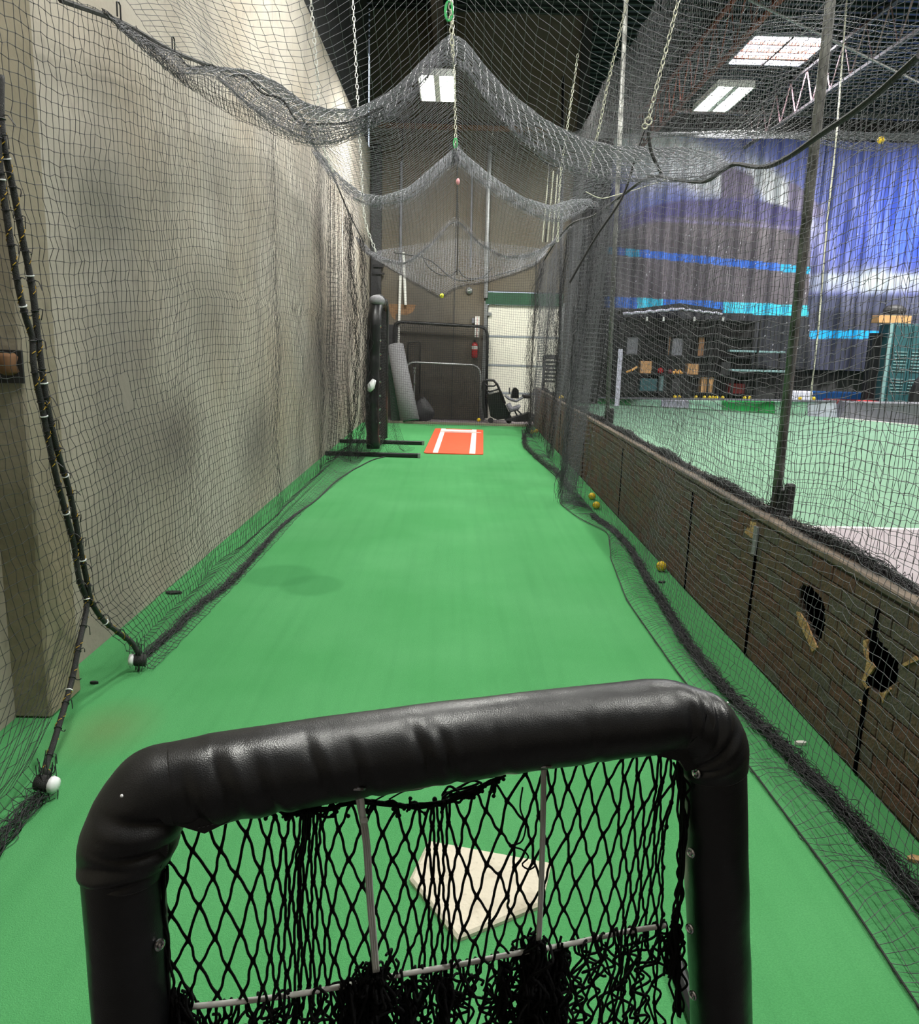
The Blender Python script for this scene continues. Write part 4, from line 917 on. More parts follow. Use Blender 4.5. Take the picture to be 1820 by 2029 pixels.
# ------------------------------------------------------------------ right side: inner loose net
cR = pxs([(1820, 110), (1720, 200), (1620, 270), (1560, 312), (1520, 330), (1490, 330), (1455, 325), (1400, 358), (1350, 358), (1290, 350), (1235, 385), (1180, 425), (1130, 445), (1100, 480), (1075, 520)], 'x', 1.58)
cR = cR[np.argsort(cR[:, 1])]; zcR = lambda y: np.interp(y, cR[:, 1], cR[:, 2], left=2.65)
ys_ = [1.2, 1.83, 2.32, 3.0, 4.17, 5.3, 6.39, 7.34, 8.0, 8.69, 9.6, 10.6, 13.7, 15.3, 16.8]; xi_ = [1.28, 1.284, 1.30, 1.279, 1.237, 1.224, 1.32, 1.474, 1.28, 1.196, 1.33, 1.37, 1.186, 1.311, 1.4]
rl_y = [1.2, 2.26, 2.64, 3.19, 4.11, 5.46, 7.4, 9, 17]; rl_x = [1.53, 1.529, 1.521, 1.482, 1.414, 1.467, 1.535, 1.5, 1.5]
PR = plan(1.2, 16.6, 0, [(8.75, .42, .07, 7), (10.6, .3, .05, 5), (12.4, .3, .05, 5), (15.4, .55, .06, 8)], .02)
nr = 74; P = np.zeros((len(PR), nr, 3))
for i, (y, dx) in enumerate(PR):
    xi = np.interp(y, ys_, xi_); xr = np.interp(y, rl_y, rl_x); zt = zcR(y); bul = math.exp(-((y-8.75)/.45)**2)
    sag = max(0, math.sin(math.pi*(y-3.2)/5.2)) if 3.2 < y < 8.4 else 0
    for j in range(nr):
        s = j/(nr-1)*3.5
        if s < .30:
            f = s/.30; x = xi+(xr-xi)*f; z = .006+.05*math.sin(f*3.14)*(.3+.7*abs(math.sin(y*5))); yy = y+.03*math.sin(y*11+f*4)
        else:
            f = (s-.30)/3.2; z = .02+(zt-.02)*f-.30*sag*math.sin(math.pi*f)**1.2*(.5+f*.5)
            xw = xr+(1.60-xr)*min(1, f*2.2)+.03*math.sin(y*2+f*3)
            xb = 1.22+.30*f; x = xw*(1-bul)+xb*bul+dx; yy = y
        P[i, j] = (x, yy, max(z, .006))
rn = thing('side_net', 'loose black lane net hanging in front of the brick-faced divider', 'net', (1.5, 4, 0))
kk = int((PR[:, 0] < 5.2).sum())
clampz(build_net('mesh', [net(P[:kk+1], .0013, .003), net(P[kk:], .0014)], 'net_part_lit', rn))
rr_ = [(1.53, 1.3, .03)]+[(x, y, .03) for x, y in zip(rl_x[1:], rl_y[1:])][:-2]+[(1.44, 8.1, .03)]
clampz(build_net('gathered_hem', [bunch(rr_, [.04, .036, .03, .026, .02], 50, .0015, .016, 1, .6), bunch([(x-.02, y, z) for x, y, z in rr_], .02, 16, .0015, .018)], 'net_black', rn))
MB().tube(spline([(np.interp(y, ys_, xi_), y, .012) for y in np.arange(1.4, 16.5, .25)], 240), .004, 5).build('edge_cord', 'rope_dark', rn)
far_hem = [(1.40, 9.4, .03), (1.42, 10.5, .04), (1.30, 12, .04), (1.22, 13.6, .05), (1.33, 15.2, .06)]
clampz(build_net('far_hem', [bunch(far_hem, .035, 26, .002, .04)], 'net_black', rn))
for (x, y, r_, k) in ((1.32, 8.78, .06, 20), (1.52, 10.6, .05, 20), (1.52, 12.4, .05, 22), (1.42, 15.4, .09, 46), (1.62, 14.4, .08, 30)):
    xb = 1.2 if y < 9 else x
    clampz(build_net('gathered_fold', [bunch([(x+.1, y, zcR(y)), (x, y, 2.0), (xb, y-.05, .8), (xb-.02, y, .04)], r_, k, .002, .06, .7)], 'net_part_lit' if y < 9 else 'net_black', rn))
MB().tube(spline(cR, 120), .0125, 6).build('top_rope', 'rope_dark', rn)
# taut outer net standing on the divider
X = XR+.075
ny_, nz_ = int((16.6-1.2)/.05), int((5.0-.85)/.05); P = np.zeros((ny_, nz_, 3))
for i in range(ny_):
    y = 1.2+i*.05
    for j in range(nz_):
        z = .85+j*.05; w_ = max(0, math.sin(math.pi*(y-4.2)/5.1)) if 4.2 < y < 9.3 else max(0, math.sin(math.pi*(4.2-y)/3))
        P[i, j] = (X+.03*math.sin(y*1.7+z), y+.02*math.sin(z*2.1+y), z+.09*w_*math.sin(z*1.2)+.012*math.sin(y*7))
on = thing('side_net', 'taut black net standing on the divider between lane and hall', 'net', (X, 6, BT))
kk = int((7.0-1.2)/.05)
build_net('mesh', [net(P[:kk+1], .0014, .0034), net(P[kk:], .0014)], 'net_black', on)
build_net('tied_hem', [bunch([(X, y, BT+.045+.02*math.sin(y*4)) for y in np.arange(1.2, 16.6, .5)], .026, 64, .0017, .02)], 'net_black', on)
fr = MB()
for k in range(500):
    y = 1.2+random.random()**1.5*13; fr.tube([(X-.02, y, BT+.03), (X-.03+random.uniform(-.02, .02), y+random.uniform(-.03, .03), BT+.075+random.uniform(-.05, .04))], .0017, 3)
fr.build('frayed_ends', 'net_black', on)['kind'] = 'stuff'
# ------------------------------------------------------------------ roof net with its three swags
def prof(pts, y): Q = np.array([on_y(a, b, y) for a, b in pts]); return Q[:, 0], Q[:, 2]
S1 = ([(430, 150), (500, 215), (575, 262), (650, 283), (700, 265), (760, 235), (830, 170), (882, 118), (920, 135), (970, 200), (1030, 270), (1110, 325), (1200, 350), (1300, 356), (1400, 348), (1440, 328)], 5.0)
S2 = ([(620, 300), (650, 340), (700, 392), (745, 406), (800, 396), (860, 352), (903, 318), (945, 352), (1000, 392), (1050, 420), (1110, 436), (1160, 412)], 9.5)
S3 = ([(705, 470), (725, 500), (760, 516), (800, 522), (850, 486), (905, 440), (950, 482), (1000, 508), (1050, 505), (1090, 485), (1130, 450)], 13.2)
S4 = ([(725, 500), (760, 525), (800, 548), (840, 572), (875, 588), (900, 572), (925, 565), (960, 560), (1010, 545), (1060, 525), (1085, 500)], 15.2)
S5 = ([(735, 500), (780, 490), (840, 480), (905, 470), (980, 480), (1060, 490), (1085, 498)], 16.6)
xs = np.linspace(-1.62, 1.58, 66); rows = []
nearz = 3.05+.0*xs+1.25*np.exp(-(xs/.7)**2); key = [(1.2, nearz+.9)]
for S_, y in (S1, S2, S3, S4, S5): a, b = prof(S_, y); key.append((y, np.interp(xs, a, b)))
amps = [.0, .55, .5, .12, .0]
for (ya, za), (yb, zb), A in zip(key[:-1], key[1:], amps):
    n = int((yb-ya)/.048)
    for k in range(n):
        s = k/n; z = za+(zb-za)*(s if A or ya > 2 else s**.75)
        ctr = .55+.45*np.cos(xs/1.62*math.pi*.5); z = z+A*math.sin(math.pi*s)**.8*ctr
        rows.append(np.stack([xs, np.full_like(xs, ya+(yb-ya)*s)+.02*np.sin(xs*9), z], 1))
P = np.array(rows)
rf = thing('roof_net', 'grey net ceiling of the lane sagging in three swags', 'net', (0, 8, 3))
kk = int((5.0-1.2)/.048)
build_net('mesh', [net(P[:kk+1], .0013, .003), net(P[kk:], .0022)], 'net_lit', rf)
def flap(S_, y, drop, th, m='net_part_lit', rows_=5, n=None):
    Q = spline([on_y(a, b, y) for a, b in S_], n or 90); G = np.zeros((len(Q), rows_, 3))
    for i, q in enumerate(Q):
        w_ = math.sin(math.pi*i/(len(Q)-1))**.5
        for j in range(rows_): G[i, j] = q+np.array([0, -.02*j+.03*math.sin(i*.9+j), (drop*w_+.01)*(.5-j/(rows_-1))])
    return [net(G, th), bunch(Q, .02, 10, th, .04)]
build_net('swag_band', flap(*S1, .09, .0014, n=120), 'net_lit', rf)
build_net('swag_band', flap(*S2, .13, .0016, n=130), 'net_lit', rf)
build_net('swag_band', flap(*S3, .12, .0018, n=120), 'net_lit', rf)
build_net('swag_band', flap(*S4, .08, .0016, n=110), 'net_black', rf)
# bulging flap outside the scalloped left cord
up = [(230, 42), (325, 98), (350, 108), (400, 132), (415, 128), (450, 150), (482, 150), (520, 185), (555, 195), (590, 240), (640, 246), (700, 240), (760, 212)]
lw = [(240, 60), (320, 130), (350, 155), (400, 188), (425, 205), (470, 232), (500, 245), (545, 264), (575, 277), (615, 284), (650, 284), (705, 266), (765, 232)]
U = []; Lw = []
for (a, b) in zip(up, lw):
    t_ = min(1, max(0, (a[0]-230)/360)); x_ = -1.6+.0*t_; p = on_x(*a, -1.6); 
    if a[0] > 560: p = on_y(*a, 5.3-.25*(a[0]-560)/200)
    else: p = on_y(*a, min(p[1], 5.3))
    U.append(p); Lw.append(on_y(*b, p[1]-.12))
U = spline(U, 110); Lw = spline(Lw, 110); G = np.zeros((110, 9, 3))
for j in range(9): f = j/8; G[:, j] = U*(1-f)+Lw*f+np.array([0, -.12*math.sin(math.pi*f), 0])
build_net('side_flap', [net(G, .0015)], 'net_part_lit', rf)
G2 = G+np.array([0, .07, .0]); build_net('side_flap', [net(G2[::1, ::2], .0014)], 'net_part_lit', rf)
MB().tube(U, .006, 5).build('scallop_cord', 'rope_dark', rf)
build_net('gathered_edge', [bunch([on_x(a, b, -1.6) for a, b in [(205, 22), (230, 42), (280, 78), (330, 120)]], .012, 16, .0016, .02)], 'net_black', rf)
for a, b in (((222, 25), (236, 36)), ((338, 80), (344, 100))):
    q = on_x(*b, -1.6); MB().tube([q+np.array(v) for v in ((0, -.02, 0), (0, -.02, .06), (0, .0, .07), (0, .02, .06), (0, .02, 0))], .004, 6).build('s_hook', 'dark_metal', rf)
arc = lambda pts, y: spline([on_y(a, b, y) for a, b in pts], 30)
for pts in ([(835, 505), (850, 530), (875, 545), (895, 545), (908, 534), (915, 545), (930, 552), (960, 546), (975, 530)], [(780, 500), (850, 515), (905, 555), (960, 550), (1062, 522)]):
    MB().tube(arc(pts, 15.6), .014, 5).build('slack_rope', 'rope_dark', rf)
MB().tube([on_y(a, b, 13.2) for a, b in [(905, 330), (907, 440), (905, 545)]], .009, 5).build('drop_line', 'rope_dark', rf)
# net closing the far end of the lane
g = np.zeros((72, 70, 3))
for i in range(72):
    for j in range(70):
        u, v = i/71, j/69; g[i, j] = (-1.6+3.15*u, 16.85+.06*math.sin(u*14)*(1-v), .01+3.5*v+.04*math.sin(u*9+v*4))
tag(build_net('end_net', [net(g, .0022)], 'net_black'), 'black net closing the far end of the lane before the white door', 'net')
# ------------------------------------------------------------------ hall roof net
g = np.zeros((100, 96, 3)); 
for i in range(100):
    for j in range(96):
        x = 1.95+9.0*i/99; y = 9.2+8.4*j/95; v = (y-12.3)/3.3
        z = 4.95+.10*np.clip((x-6)/4, -1, 1)+ .055*(y-12)+ .42*abs(v)**1.5+.05*math.sin(x*3+y)
        g[i, j] = (x, y, z-.35*math.exp(-((x-NB2[0])/1.5)**2-((y-12)/1.2)**2))
g[..., 2] += NB2[2]-.06-4.6
hn = tag(build_net('hall_net', [net(g, .0022)], 'net_part_lit'), 'sagging net ceiling over the hall beyond the divider', 'net')
# ------------------------------------------------------------------ posts, chains and ropes
def post(px0, py0, px1, py1, x, r, label, m, bracket=True):
    a = on_x(px1, py1, x); b = on_x(px0, py0, x); b = a+(b-a)*((6.5-a[2])/(b[2]-a[2]))
    if bracket: a = a+(b-a)*((BT+.04-a[2])/(b[2]-a[2]))
    t = thing('net_post', label, 'post', a)
    MB().tube([a, (a+b)/2, b], r, 10).build('pipe', m, t, True)
    if bracket:
        MB().box((a[0]+.02, a[1]-.02, a[2]+.07), (.05, .13, .14), bev=.006).build('base_clamp', 'plain_black', t)
        MB().box((a[0]+.03, a[1]-.10, a[2]+.09), (.05, .04, .18), bev=.008).build('side_lug', 'plain_black', t)
        clampz(build_net('tie_wrap', [bunch([a+np.array([0, .1, .0]), a+np.array([0, 0, .05]), a+np.array([0, 0, .16])], .035, 26, .0025, .02)], 'net_black', t))
    return t
post(1645, 0, 1535, 1005, XR+.10, .026, 'weathered steel post on the divider at the near right', 'post_metal')
post(1240, 0, 1202, 832, XR+.10, .026, 'steel post on the divider further down the lane', 'post_metal')
post(1115, 150, 1108, 790, XR+.10, .026, 'dark post at the far end of the divider', 'dark_metal')
a = on_y(1620, 660, 12); b = on_y(1652, 300, 12)
tag(MB().tube([on_y(x, y, 12) for x, y in ((1700, -300), (1655, 290), (1640, 420), (1622, 640), (1605, 792))], .012, 5).build('hanging_rope', 'chain_cream'), 'thin pale rope hanging in the hall behind the near post', 'rope')
LK = MB().tube([(.011*math.cos(t), 0, .019*math.sin(t)) for t in np.linspace(0, 2*math.pi, 11)[:-1]], .0032, 4, True).mesh('link', 'chain_cream')
def chain(pts, label, step=.030, scale=1., m='chain_cream'):
    P = np.array(pts, float); L = np.linalg.norm(np.diff(P, axis=0), axis=1).sum(); n = int(L/(step*scale)); S = spline(P, n+1)
    o = MB(); base = [v.co for v in LK.vertices]; fs = [tuple(p.vertices) for p in LK.polygons]
    for k in range(n):
        d_ = Vector(S[k+1]-S[k]); q = d_.to_track_quat('Z', 'Y').to_matrix() @ Matrix.Rotation(math.pi/2*(k % 2)+.4, 3, 'Z'); c_ = Vector((S[k]+S[k+1])/2)
        o.add([tuple(q @ (v*scale)+c_) for v in base], fs)
    return tag(o.build('hanging_chain', m), label, 'chain')
def up_to(p, q, z=7.6):   # extend the line p->q upwards to height z
    p, q = np.array(p), np.array(q); return p+(q-p)*((z-p[2])/(q[2]-p[2]))
c1 = [on_y(a, b, 5.0) for a, b in ((897, 125), (892, 10))]; chain([c1[0], up_to(c1[0], c1[1], 5.6)], 'pale chain holding the nearest swag at its centre', .03)
cc = [on_y(a, b, 9.5) for a, b in ((903, 300), (899, 120), (896, 5))]; chain([cc[0], cc[1], cc[2], up_to(cc[1], cc[2], 6.6)], 'pale chain holding the middle swag at its centre', .036, 1.25)
def carabiner(p, m, label): tag(MB().tube([np.array(p)+np.array([.02*math.cos(t), 0, .05*math.sin(t)]) for t in np.linspace(0, 2*math.pi, 15)[:-1]], .008, 6, True).build('carabiner', m), label, 'clip')
carabiner(on_y(902, 284, 9.45), 'green_carabiner', 'green carabiner above the middle swag'); carabiner(on_y(889, 22, 5.0), 'green_carabiner', 'green clip on the nearest chain at the top edge')
hkn = [on_y(a, b, 9.45) for a, b in ((902, 292), (903, 306), (903, 325))]; build_net('swag_knot', [bunch(hkn, .05, 30, .003, .02)], 'net_part_lit', rf)
tag(MB().ball(on_y(907, 360, 9.3), .022, 8, 6, (1, 1, 1.6)).build('plastic_toggle', 'pink_plastic'), 'small pink toggle on the line below the middle swag', 'toggle')
for pts, y, lb in (([(660, 340), (640, 290), (628, 150), (616, 5)], 6.4, 'white chain at the left running up past the first swag'),
                   ([(745, 500), (726, 450), (716, 340), (710, 235), (706, 150)], 9.8, 'white chain further along the left side'),
                   ([(1164, 345), (1185, 260), (1205, 160), (1222, 88)], 7.0, 'pale chain left of the second post'),
                   ([(1284, 238), (1306, 150), (1325, 75), (1343, 2)], 5.4, 'pale chain ending in a ring right of the second post'),
                   ([(1104, 480), (1112, 330), (1122, 262)], 12.0, 'thin chain by the far right corner of the lane')):
    Q = [on_y(a, b, y) for a, b in pts]; chain(Q+[up_to(Q[-2], Q[-1], Q[-1][2]+1.0)], lb, .032 if y < 8 else .04, 1.1 if y < 8 else 1.4, 'white_plastic' if 'white' in lb else 'chain_cream')
q = on_y(1284, 240, 5.4); tag(MB().ring(q, (0, 1, 0), .022, .005).ring(q+np.array([-.02, 0, -.03]), (0, 1, .3), .016, .005).build('ring', 'chain_cream'), 'metal ring at the end of the right chain', 'ring')
for pts, y, lb in (([(1280, 248), (1262, 300), (1235, 385), (1180, 470), (1128, 560)], 7.6, 'dark rope slanting down from the ring on the right'),
                   ([(1284, 262), (1290, 300), (1310, 345)], 5.3, 'short dark rope below the ring on the right'),
                   ([(1088, 330), (1084, 420), (1080, 480)], 12.5, 'dark rope hanging at the far right of the swags'),
                   ([(1055, 300), (1075, 318), (1095, 330), (1125, 322)], 12.5, 'dark looped rope high at the far right')):
    tag(MB().tube(spline([on_y(a, b, y) for a, b in pts], 24), .011, 6).build('tie_rope', 'rope_dark'), lb, 'rope')
tag(MB().tube(spline([on_y(a, b, 8.4) for a, b in ((1160, 380), (1190, 393), (1222, 386), (1330, 352))], 20), .004, 5).build('pale_cord', 'chain_cream'), 'thin pale cord tied across the right of the swags', 'cord')
for k, (dx_) in enumerate((0, 10, 20)):
    tag(MB().tube([on_y(1080+dx_+(4-k)*2, 330+8*k, 13.5), on_y(1074+dx_, 480, 13.5)], .010, 5).build('pulley_line', 'chain_cream'), ['left line of the three pale pulley lines at the far right', 'middle line of the three pale pulley lines at the far right', 'right line of the three pale pulley lines at the far right'][k], 'line')
tag(MB().tube(spline([on_y(a, b, 15.0) for a, b in ((1062, 510), (1060, 600), (1054, 700), (1050, 828))], 20), .010, 5).build('hanging_rope', 'rope_dark'), 'dark rope hanging in front of the white door', 'rope')
#@@PART4
# ------------------------------------------------------------------ padded front screen
LT, RT = np.array([-.555, 1.245, .80]), np.array([.590, 1.555, .79])
LF, RF = np.array([-.555, 1.245, .03]), np.array([.665, 1.545, .03])
ux = RT-LT; ux[2] = 0; ux /= np.linalg.norm(ux); nrm = np.array([-ux[1], ux[0], 0]); MIDP = (LT+RT)/2
def sp_(px, py, off=0.): return on_pl(px, py, MIDP+nrm*off, nrm)
fs_ = thing('front_toss_screen', 'black vinyl padded screen with a gathered net in the foreground', 'screen', (MIDP[0], MIDP[1], 0))
def pad(path, rad, n=28, m=150, wr=.006, ends=True, seed=0, crease=()):
    S = spline(path[::max(1, len(path)//60)] if len(path) < 12 else path, m) if len(path) > 2 else np.array([np.array(path[0])+(np.array(path[1])-np.array(path[0]))*t for t in np.linspace(0, 1, m)])
    R = np.interp(np.linspace(0, 1, m), np.linspace(0, 1, len(rad)), rad); T = np.gradient(S, axis=0); T /= np.linalg.norm(T, axis=1)[:, None]
    G = []; a = None
    for i in range(m):
        if a is None: a = np.cross(T[i], nrm); 
        a = a-T[i]*(a@T[i]); a /= np.linalg.norm(a); b = np.cross(T[i], a); row = []
        for k in range(n):
            t = 2*math.pi*k/n; l = i/m*np.linalg.norm(S[-1]-S[0])
            d = wr*.35*math.sin(3*t+l*19+seed)*math.sin(l*11+seed)+wr*.4*math.sin(2*t-l*33+seed*2)*max(0, math.sin(l*7+seed))
            for (c0, w0, t0, dp) in crease:
                q = (l-c0-.022*math.sin(t-t0))/w0; cw = max(0, math.cos(t-t0))**2; d += -dp*math.exp(-abs(q)**1.5)*cw+dp*.45*math.exp(-(q-1.8)**2)*cw
            row.append(S[i]+(R[i]+d)*(math.cos(t)*a+math.sin(t)*b))
        G.append(row)
    mb = MB().grid(G, True)
    if ends: k0 = len(mb.V)-n; mb.F += [tuple(range(n)), tuple(range(k0, k0+n))[::-1]]
    return mb
# bar sleeve: centre line measured on the frame plane
def polyl(px, k=24, it=6):
    P = np.array([sp_(*p) for p in px]); out = []
    for a, b in zip(P[:-1], P[1:]): out += [a+(b-a)*t for t in np.linspace(0, 1, k)[:-1]]
    out = np.array(out+[P[-1]]); n_ = len(out); Q = out.copy()
    for _ in range(it): Q[1:-1] = (Q[:-2]+Q[1:-1]+Q[2:])/3
    return Q
bar = polyl([(296, 1568), (340, 1554), (400, 1546), (560, 1520), (720, 1494), (890, 1469), (1050, 1448), (1200, 1430), (1320, 1417), (1372, 1428)])
up_ = math.pi/2
cz = [(.13, .016, up_*1.0, .010), (.20, .010, up_*1.25, .006), (.285, .012, up_*.95, .006), (.36, .010, up_*1.2, .006), (.47, .012, up_*.95, .007), (.52, .009, up_*1.2, .006), (.62, .012, up_*1.3, .003), (.80, .012, up_*1.3, .003), (1.00, .014, up_*.8, .009), (1.04, .010, up_*1.0, .009), (.08, .012, up_*1.3, .008)]
pad(bar, [.066, .078, .077, .077, .076, .076, .075, .075, .075, .075, .068], 48, 300, .0018, True, 1.3, cz).build('bar_pad', 'vinyl', fs_, True)
cl = polyl([(352, 1550), (306, 1562), (280, 1604), (244, 1690), (242, 1722)], it=40)
pad(cl, [.070, .074, .080, .079, .072], 36, 100, .0015, True, .4, [(.06, .012, up_*1.0, .010), (.11, .010, up_*.7, .012), (.145, .009, up_*1.2, .010), (.18, .007, up_*1.3, .007)]).build('corner_sleeve', 'vinyl', fs_, True)
cr = polyl([(1352, 1420), (1388, 1440), (1409, 1482), (1411, 1520)], it=40)
pad(cr, [.066, .076, .077, .072], 36, 90, .002, True, 2.2, [(.035, .010, up_*.7, .010), (.07, .012, up_, .012), (.105, .010, up_*1.3, .008)]).build('corner_sleeve', 'vinyl', fs_, True)
pad([sp_(242, 1700), LF], [.069, .068, .069], 28, 90, .0015, True, 3).build('leg_pad', 'vinyl', fs_, True)
pad([sp_(1411, 1500), RF], [.069, .067, .069], 28, 90, .0015, True, 5).build('leg_pad', 'vinyl', fs_, True)
# loose flap of vinyl where sleeves meet, with stitching
for pts, off in (([(318, 1632), (352, 1636), (405, 1652), (450, 1630), (500, 1592), (440, 1570), (350, 1590)], -.055), ([(1262, 1482), (1300, 1497), (1344, 1508), (1365, 1492), (1360, 1450), (1300, 1452)], -.05), ([(1346, 1508), (1358, 1528), (1400, 1522), (1440, 1500), (1400, 1470), (1360, 1480)], -.045), ([(246, 1690), (250, 1724), (318, 1720), (333, 1690), (330, 1625), (280, 1640)], -.05)):
    MB().prism([sp_(a, b, off) for a, b in pts], nrm*.03).build('vinyl_flap', 'vinyl', fs_)
for pts, off in (([(392, 1641), (420, 1634), (450, 1620), (478, 1602)], -.057), ([(1305, 1465), (1322, 1474), (1352, 1482)], -.052), ([(306, 1640), (302, 1665), (298, 1690)], -.052), ([(330, 1650), (331, 1690)], -.052)):
    S = spline([sp_(a, b, off) for a, b in pts], 22) if len(pts) > 2 else np.array([sp_(*pts[0], off)+(sp_(*pts[1], off)-sp_(*pts[0], off))*t for t in np.linspace(0, 1, 22)]); o = MB()
    for k in range(0, 21, 2): o.rod(S[k], S[k+1], .0006, 4)
    o.build('stitching', 'machine_grey', fs_)
MB().ball(sp_(241, 1577, -.075), .0028, 6, 4).build('thread_nub', 'zip_white', fs_); MB().ball(sp_(1441, 1392, -.07), .0022, 6, 4).build('thread_nub', 'zip_white', fs_)
for s_, y0, y1 in ((LF, 0, 0), (RF, 0, 0)): MB().tube([s_+np.array([0, -.45, 0]), s_+np.array([0, .45, 0])], .022, 10).build('foot_tube', 'dark_metal', fs_)
for px, py, off in ((708, 1562, -.03), (1078, 1518, -.02)): MB().ring(sp_(px, py, off-.03), (0, -.5, -1), .013, .0035, 16, 6).build('eyelet', 'chrome', fs_)
for px, py in ((1368, 1690), (1366, 1840), (1372, 1972), (316, 1872), (1379, 1532)): 
    c_ = sp_(px, py, -.045); MB().ring(c_, (-.9 if px > 900 else .9, -.6, .1), .008, .003, 14, 6).ball(c_, .005, 8, 5).build('eyelet', 'chrome', fs_)
# the gathered net: columns by the picture's own spacing, rows falling down the frame
colx = [300, 345, 398, 450, 500, 540, 574, 594, 606, 618, 632, 654, 694, 738, 782, 826, 858, 874, 888, 904, 940, 984, 1030, 1072, 1114, 1156, 1196, 1230, 1254, 1274, 1294, 1316, 1344]
bar_y = lambda x: np.interp(x, [300, 345, 420, 470, 560, 700, 880, 930, 1000, 1060, 1200, 1260, 1340], [1650, 1640, 1640, 1605, 1602, 1590, 1592, 1570, 1528, 1515, 1512, 1488, 1500])
nC = len(colx); nR = 17; node = np.zeros((nR, nC, 3)); even = np.linspace(305, 1352, nC); wr_ = random.Random(3)
for j in range(nR):
    for i in range(nC):
        off = .5 if j % 2 else 0; low = min(1, j/9.)*.45
        xx = np.interp(i+off, range(nC), colx)*(1-low)+np.interp(i+off, range(nC), even)*low
        top = sp_(xx, bar_y(xx), .0); h = .057*j*(1+.05*math.sin(i*.35+.5))
        big = math.exp(-((i-21.5)/2.)**2)      # slack square cells right of the middle
        p = top+np.array([0, 0, -h*(1-.12*big)])+ux*(.004*math.sin(j*.9+i*.25)+.030*math.exp(-((i-3)/2.5)**2)*math.sin(j*.28)+wr_.gauss(0, .0016)+.008*big*math.sin(i*2+j))+nrm*(wr_.gauss(0, .004)+.02*math.sin(i*.8+j*.2)); node[j, i] = p+np.array([0, 0, wr_.gauss(0, .0025)])
nt_ = MB()
for j in range(nR-1):
    for i in range(nC):
        for dlt in ((0, -1) if j % 2 == 0 else (0, 1)):
            k = i+dlt
            if 0 <= k < nC:
                a, b = node[j, i], node[j+1, k]; d_ = b-a; sgn = (1 if dlt == 0 else -1)*(1 if j % 2 else -1)
                q1 = a+d_*.28-ux*.0014*sgn; q2 = a+d_*.72+ux*.0014*sgn+np.array([wr_.gauss(0, .0010) for _ in range(3)])
                nt_.tube(spline([a, q1, q2, b], 8), [.0036, .0029, .0026, .0027, .0026, .0027, .0029, .0036], 6, caps=False)
        nt_.ball(node[j, i], .0052, 8, 5, (1, 1, 1.25))
nt_.build('gathered_net', 'net_screen', fs_, True)
# lacing along the head, with frayed knots
tl = [sp_(a, b, -.01) for a, b in ((478, 1600), (540, 1604), (600, 1606), (660, 1600), (700, 1588), (760, 1592), (830, 1596), (880, 1588), (925, 1572), (960, 1556), (1000, 1532))]
clampz(build_net('head_lacing', [bunch(tl, .004, 5, .0026, .004, 1, 1, 5, 2), bunch([sp_(a, b, 0) for a, b in ((560, 1606), (620, 1604), (650, 1602))], .010, 7, .0026, .004, 1, 1, 5, 2), bunch([sp_(a, b, 0) for a, b in ((880, 1582), (915, 1572), (945, 1560))], .011, 8, .0026, .004, 1, 1, 5, 2)], 'net_screen', fs_))
kn_ = MB()
for k in range(70):
    t_ = random.random(); p = np.array(tl[0])+(0); S = spline(tl, 40); p = S[int(t_*39)]; e = p+np.array([random.gauss(0, .008), random.gauss(0, .006), random.gauss(-.008, .010)])
    kn_.tube(spline([p, (p+e)/2+np.array([random.gauss(0, .004)]*3), e], 4), .0022, 5); kn_.ball(e, .0042, 6, 4)
kn_.build('frayed_knots', 'net_screen', fs_)
MB().tube(spline([sp_(a, b, .03) for a, b in ((735, 1590), (790, 1562), (850, 1545), (876, 1530))], 24), .0016, 5).tube(spline([sp_(a, b, .03) for a, b in ((770, 1584), (800, 1568), (836, 1562), (870, 1536))], 24), .0016, 5).build('loose_twine', 'net_screen', fs_)
MB().tube(spline([sp_(a, b, -.02) for a, b in ((1035, 1560), (1030, 1600), (1041, 1640), (1030, 1670), (1008, 1676), (1035, 1684), (1046, 1700), (1034, 1712), (1052, 1722), (1060, 1716))], 44), .0018, 5).build('loose_twine', 'net_screen', fs_)
# side lacings along the legs
clampz(build_net('side_lacing', [bunch([sp_(a, b, -.02) for a, b in ((326, 1720), (322, 1780), (330, 1880), (334, 1960), (338, 2029))], .006, 5, .0028, .006, 1, 1, 5, 3)], 'net_screen', fs_))
clampz(build_net('side_lacing', [bunch([sp_(a, b, -.02) for a, b in ((1346, 1510), (1352, 1620), (1345, 1760), (1338, 1860), (1345, 2010))], .008, 9, .0028, .006, 1, 1, 5, 3)], 'net_screen', fs_))
# elastic straps and the white cross rope
def strap(pts, w_): 
    S = spline([sp_(a, b, o_) for a, b, o_ in pts], 40); o = MB(); 
    for q in (-1, 0, 1): o.tube(S+ux*q*w_, .0030, 6)
    return o
strap([(710, 1575, -.035), (717, 1610, -.035), (722, 1640, -.034), (733, 1780, -.032), (745, 1925, -.030)], .0040).build('elastic_strap', 'elastic_grey', fs_, True)
strap([(1077, 1520, -.03), (1075, 1640, -.03), (1071, 1780, -.03), (1067, 1862, -.028)], .0028).build('elastic_strap', 'elastic_grey', fs_, True)
MB().tube(spline([sp_(a, b, -.04) for a, b in ((706, 1566), (715, 1582), (718, 1604), (719, 1618))], 16), .0048, 8).build('bungee_hook', 'zip_white', fs_, True)
MB().box(sp_(721, 1625, -.036), (.014, .010, .010), bev=.003).build('crimp', 'zip_white', fs_)
wr = [(375, 1995), (480, 1984), (600, 1968), (690, 1952), (800, 1930), (905, 1912), (1000, 1893), (1130, 1870), (1240, 1846), (1318, 1834)]
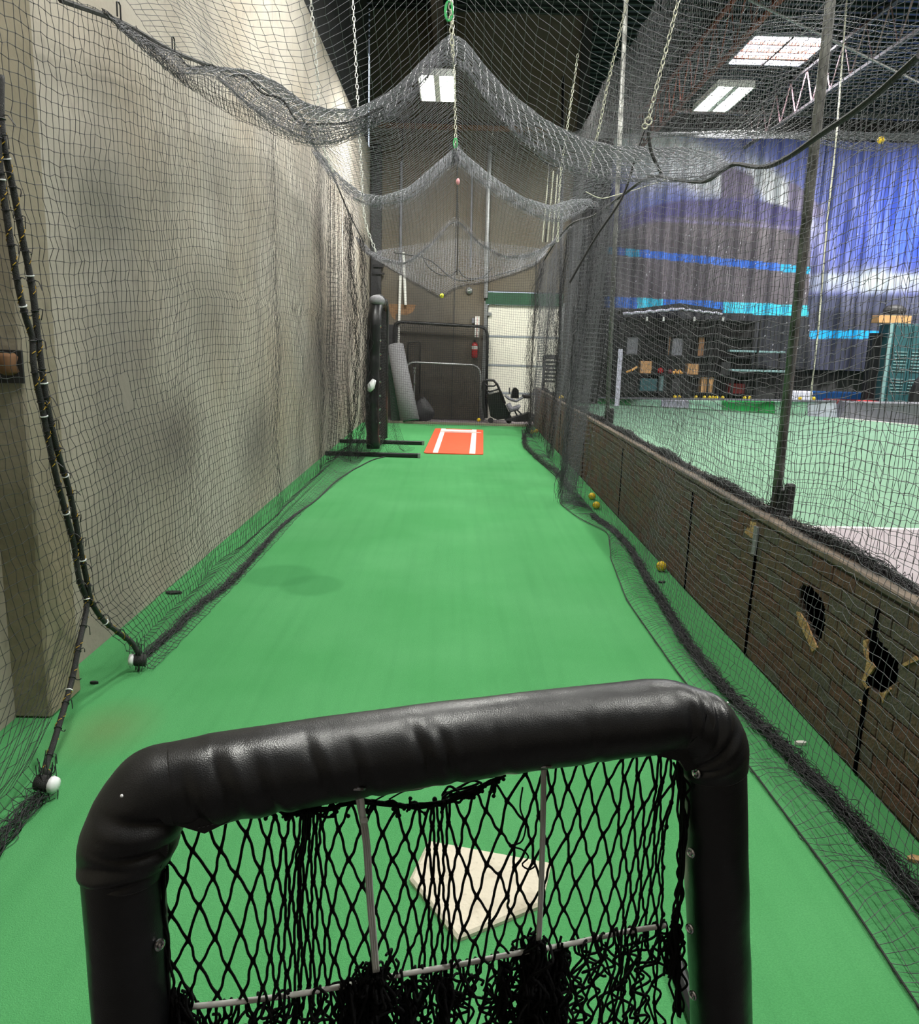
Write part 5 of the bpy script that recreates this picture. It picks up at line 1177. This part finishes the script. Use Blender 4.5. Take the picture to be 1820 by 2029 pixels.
MB().tube(spline([sp_(a, b, -.006) for a, b in wr], 60), .0054, 8).build('cross_rope', 'white_plastic', fs_, True)
# net bag gathered below the cross rope: second layer, loops and heavy clumps
low = MB()
wy = lambda x: np.interp(x, [p[0] for p in wr], [p[1] for p in wr])
for i in range(64):
    x0_ = 330+i*16+random.uniform(-6, 6); y0_ = wy(x0_)-random.uniform(-4, 6); p = sp_(x0_, y0_, random.uniform(-.015, .02)); pts = [p+nrm*.014+np.array([0, 0, -.02]), p+np.array([0, 0, .007]), p-nrm*.01+np.array([0, 0, -.015])]; x_ = 0; sg_ = random.choice((-1, 1)); dz = 0
    for k in range(12):
        x_ = x_*.8+random.gauss(0, .010); dz -= random.uniform(.018, .036); pts.append(p+ux*(x_+sg_*(.012 if k % 2 else -.012))+nrm*random.gauss(0, .008)+np.array([0, 0, dz-.02]))
    low.tube(spline(pts, 60), .0029, 5, caps=False)
for i in range(46):
    x0_ = random.uniform(335, 1335); y0_ = wy(x0_)+random.uniform(0, 70); p = sp_(x0_, y0_, random.uniform(-.025, .01)); R_ = random.uniform(.010, .020); f_ = random.uniform(0, 6)
    low.tube([p+ux*R_*math.cos(t+f_)+np.array([0, 0, R_*1.3*math.sin(t+f_)])+nrm*R_*.5*math.cos(2*t) for t in np.linspace(0, 4.6, 16)], .0029, 5)
low.build('lower_net', 'net_screen', fs_, True)
cl_ = []
for (x_, y_, r_, k_, dz) in ((745, 1945, .028, 60, .10), (1062, 1885, .026, 60, .12), (1110, 1900, .02, 40, .10), (355, 1990, .018, 30, .1), (1335, 1850, .012, 26, .06), (880, 1960, .016, 24, .1), (1000, 1930, .014, 20, .1), (690, 1975, .02, 26, .1), (810, 1975, .02, 22, .1)):
    c_ = sp_(x_, y_, -.012); cl_.append(bunch([c_+np.array([0, 0, .024]), c_, c_+np.array([0, 0, -dz*.5]), c_+np.array([0, 0, -dz*1.6])], [r_*.7, r_, r_, r_*.8], int(k_*.8), .0029, .004, 1, 1, 5, 3))
build_net('gathered_clumps', cl_, 'net_screen', fs_)
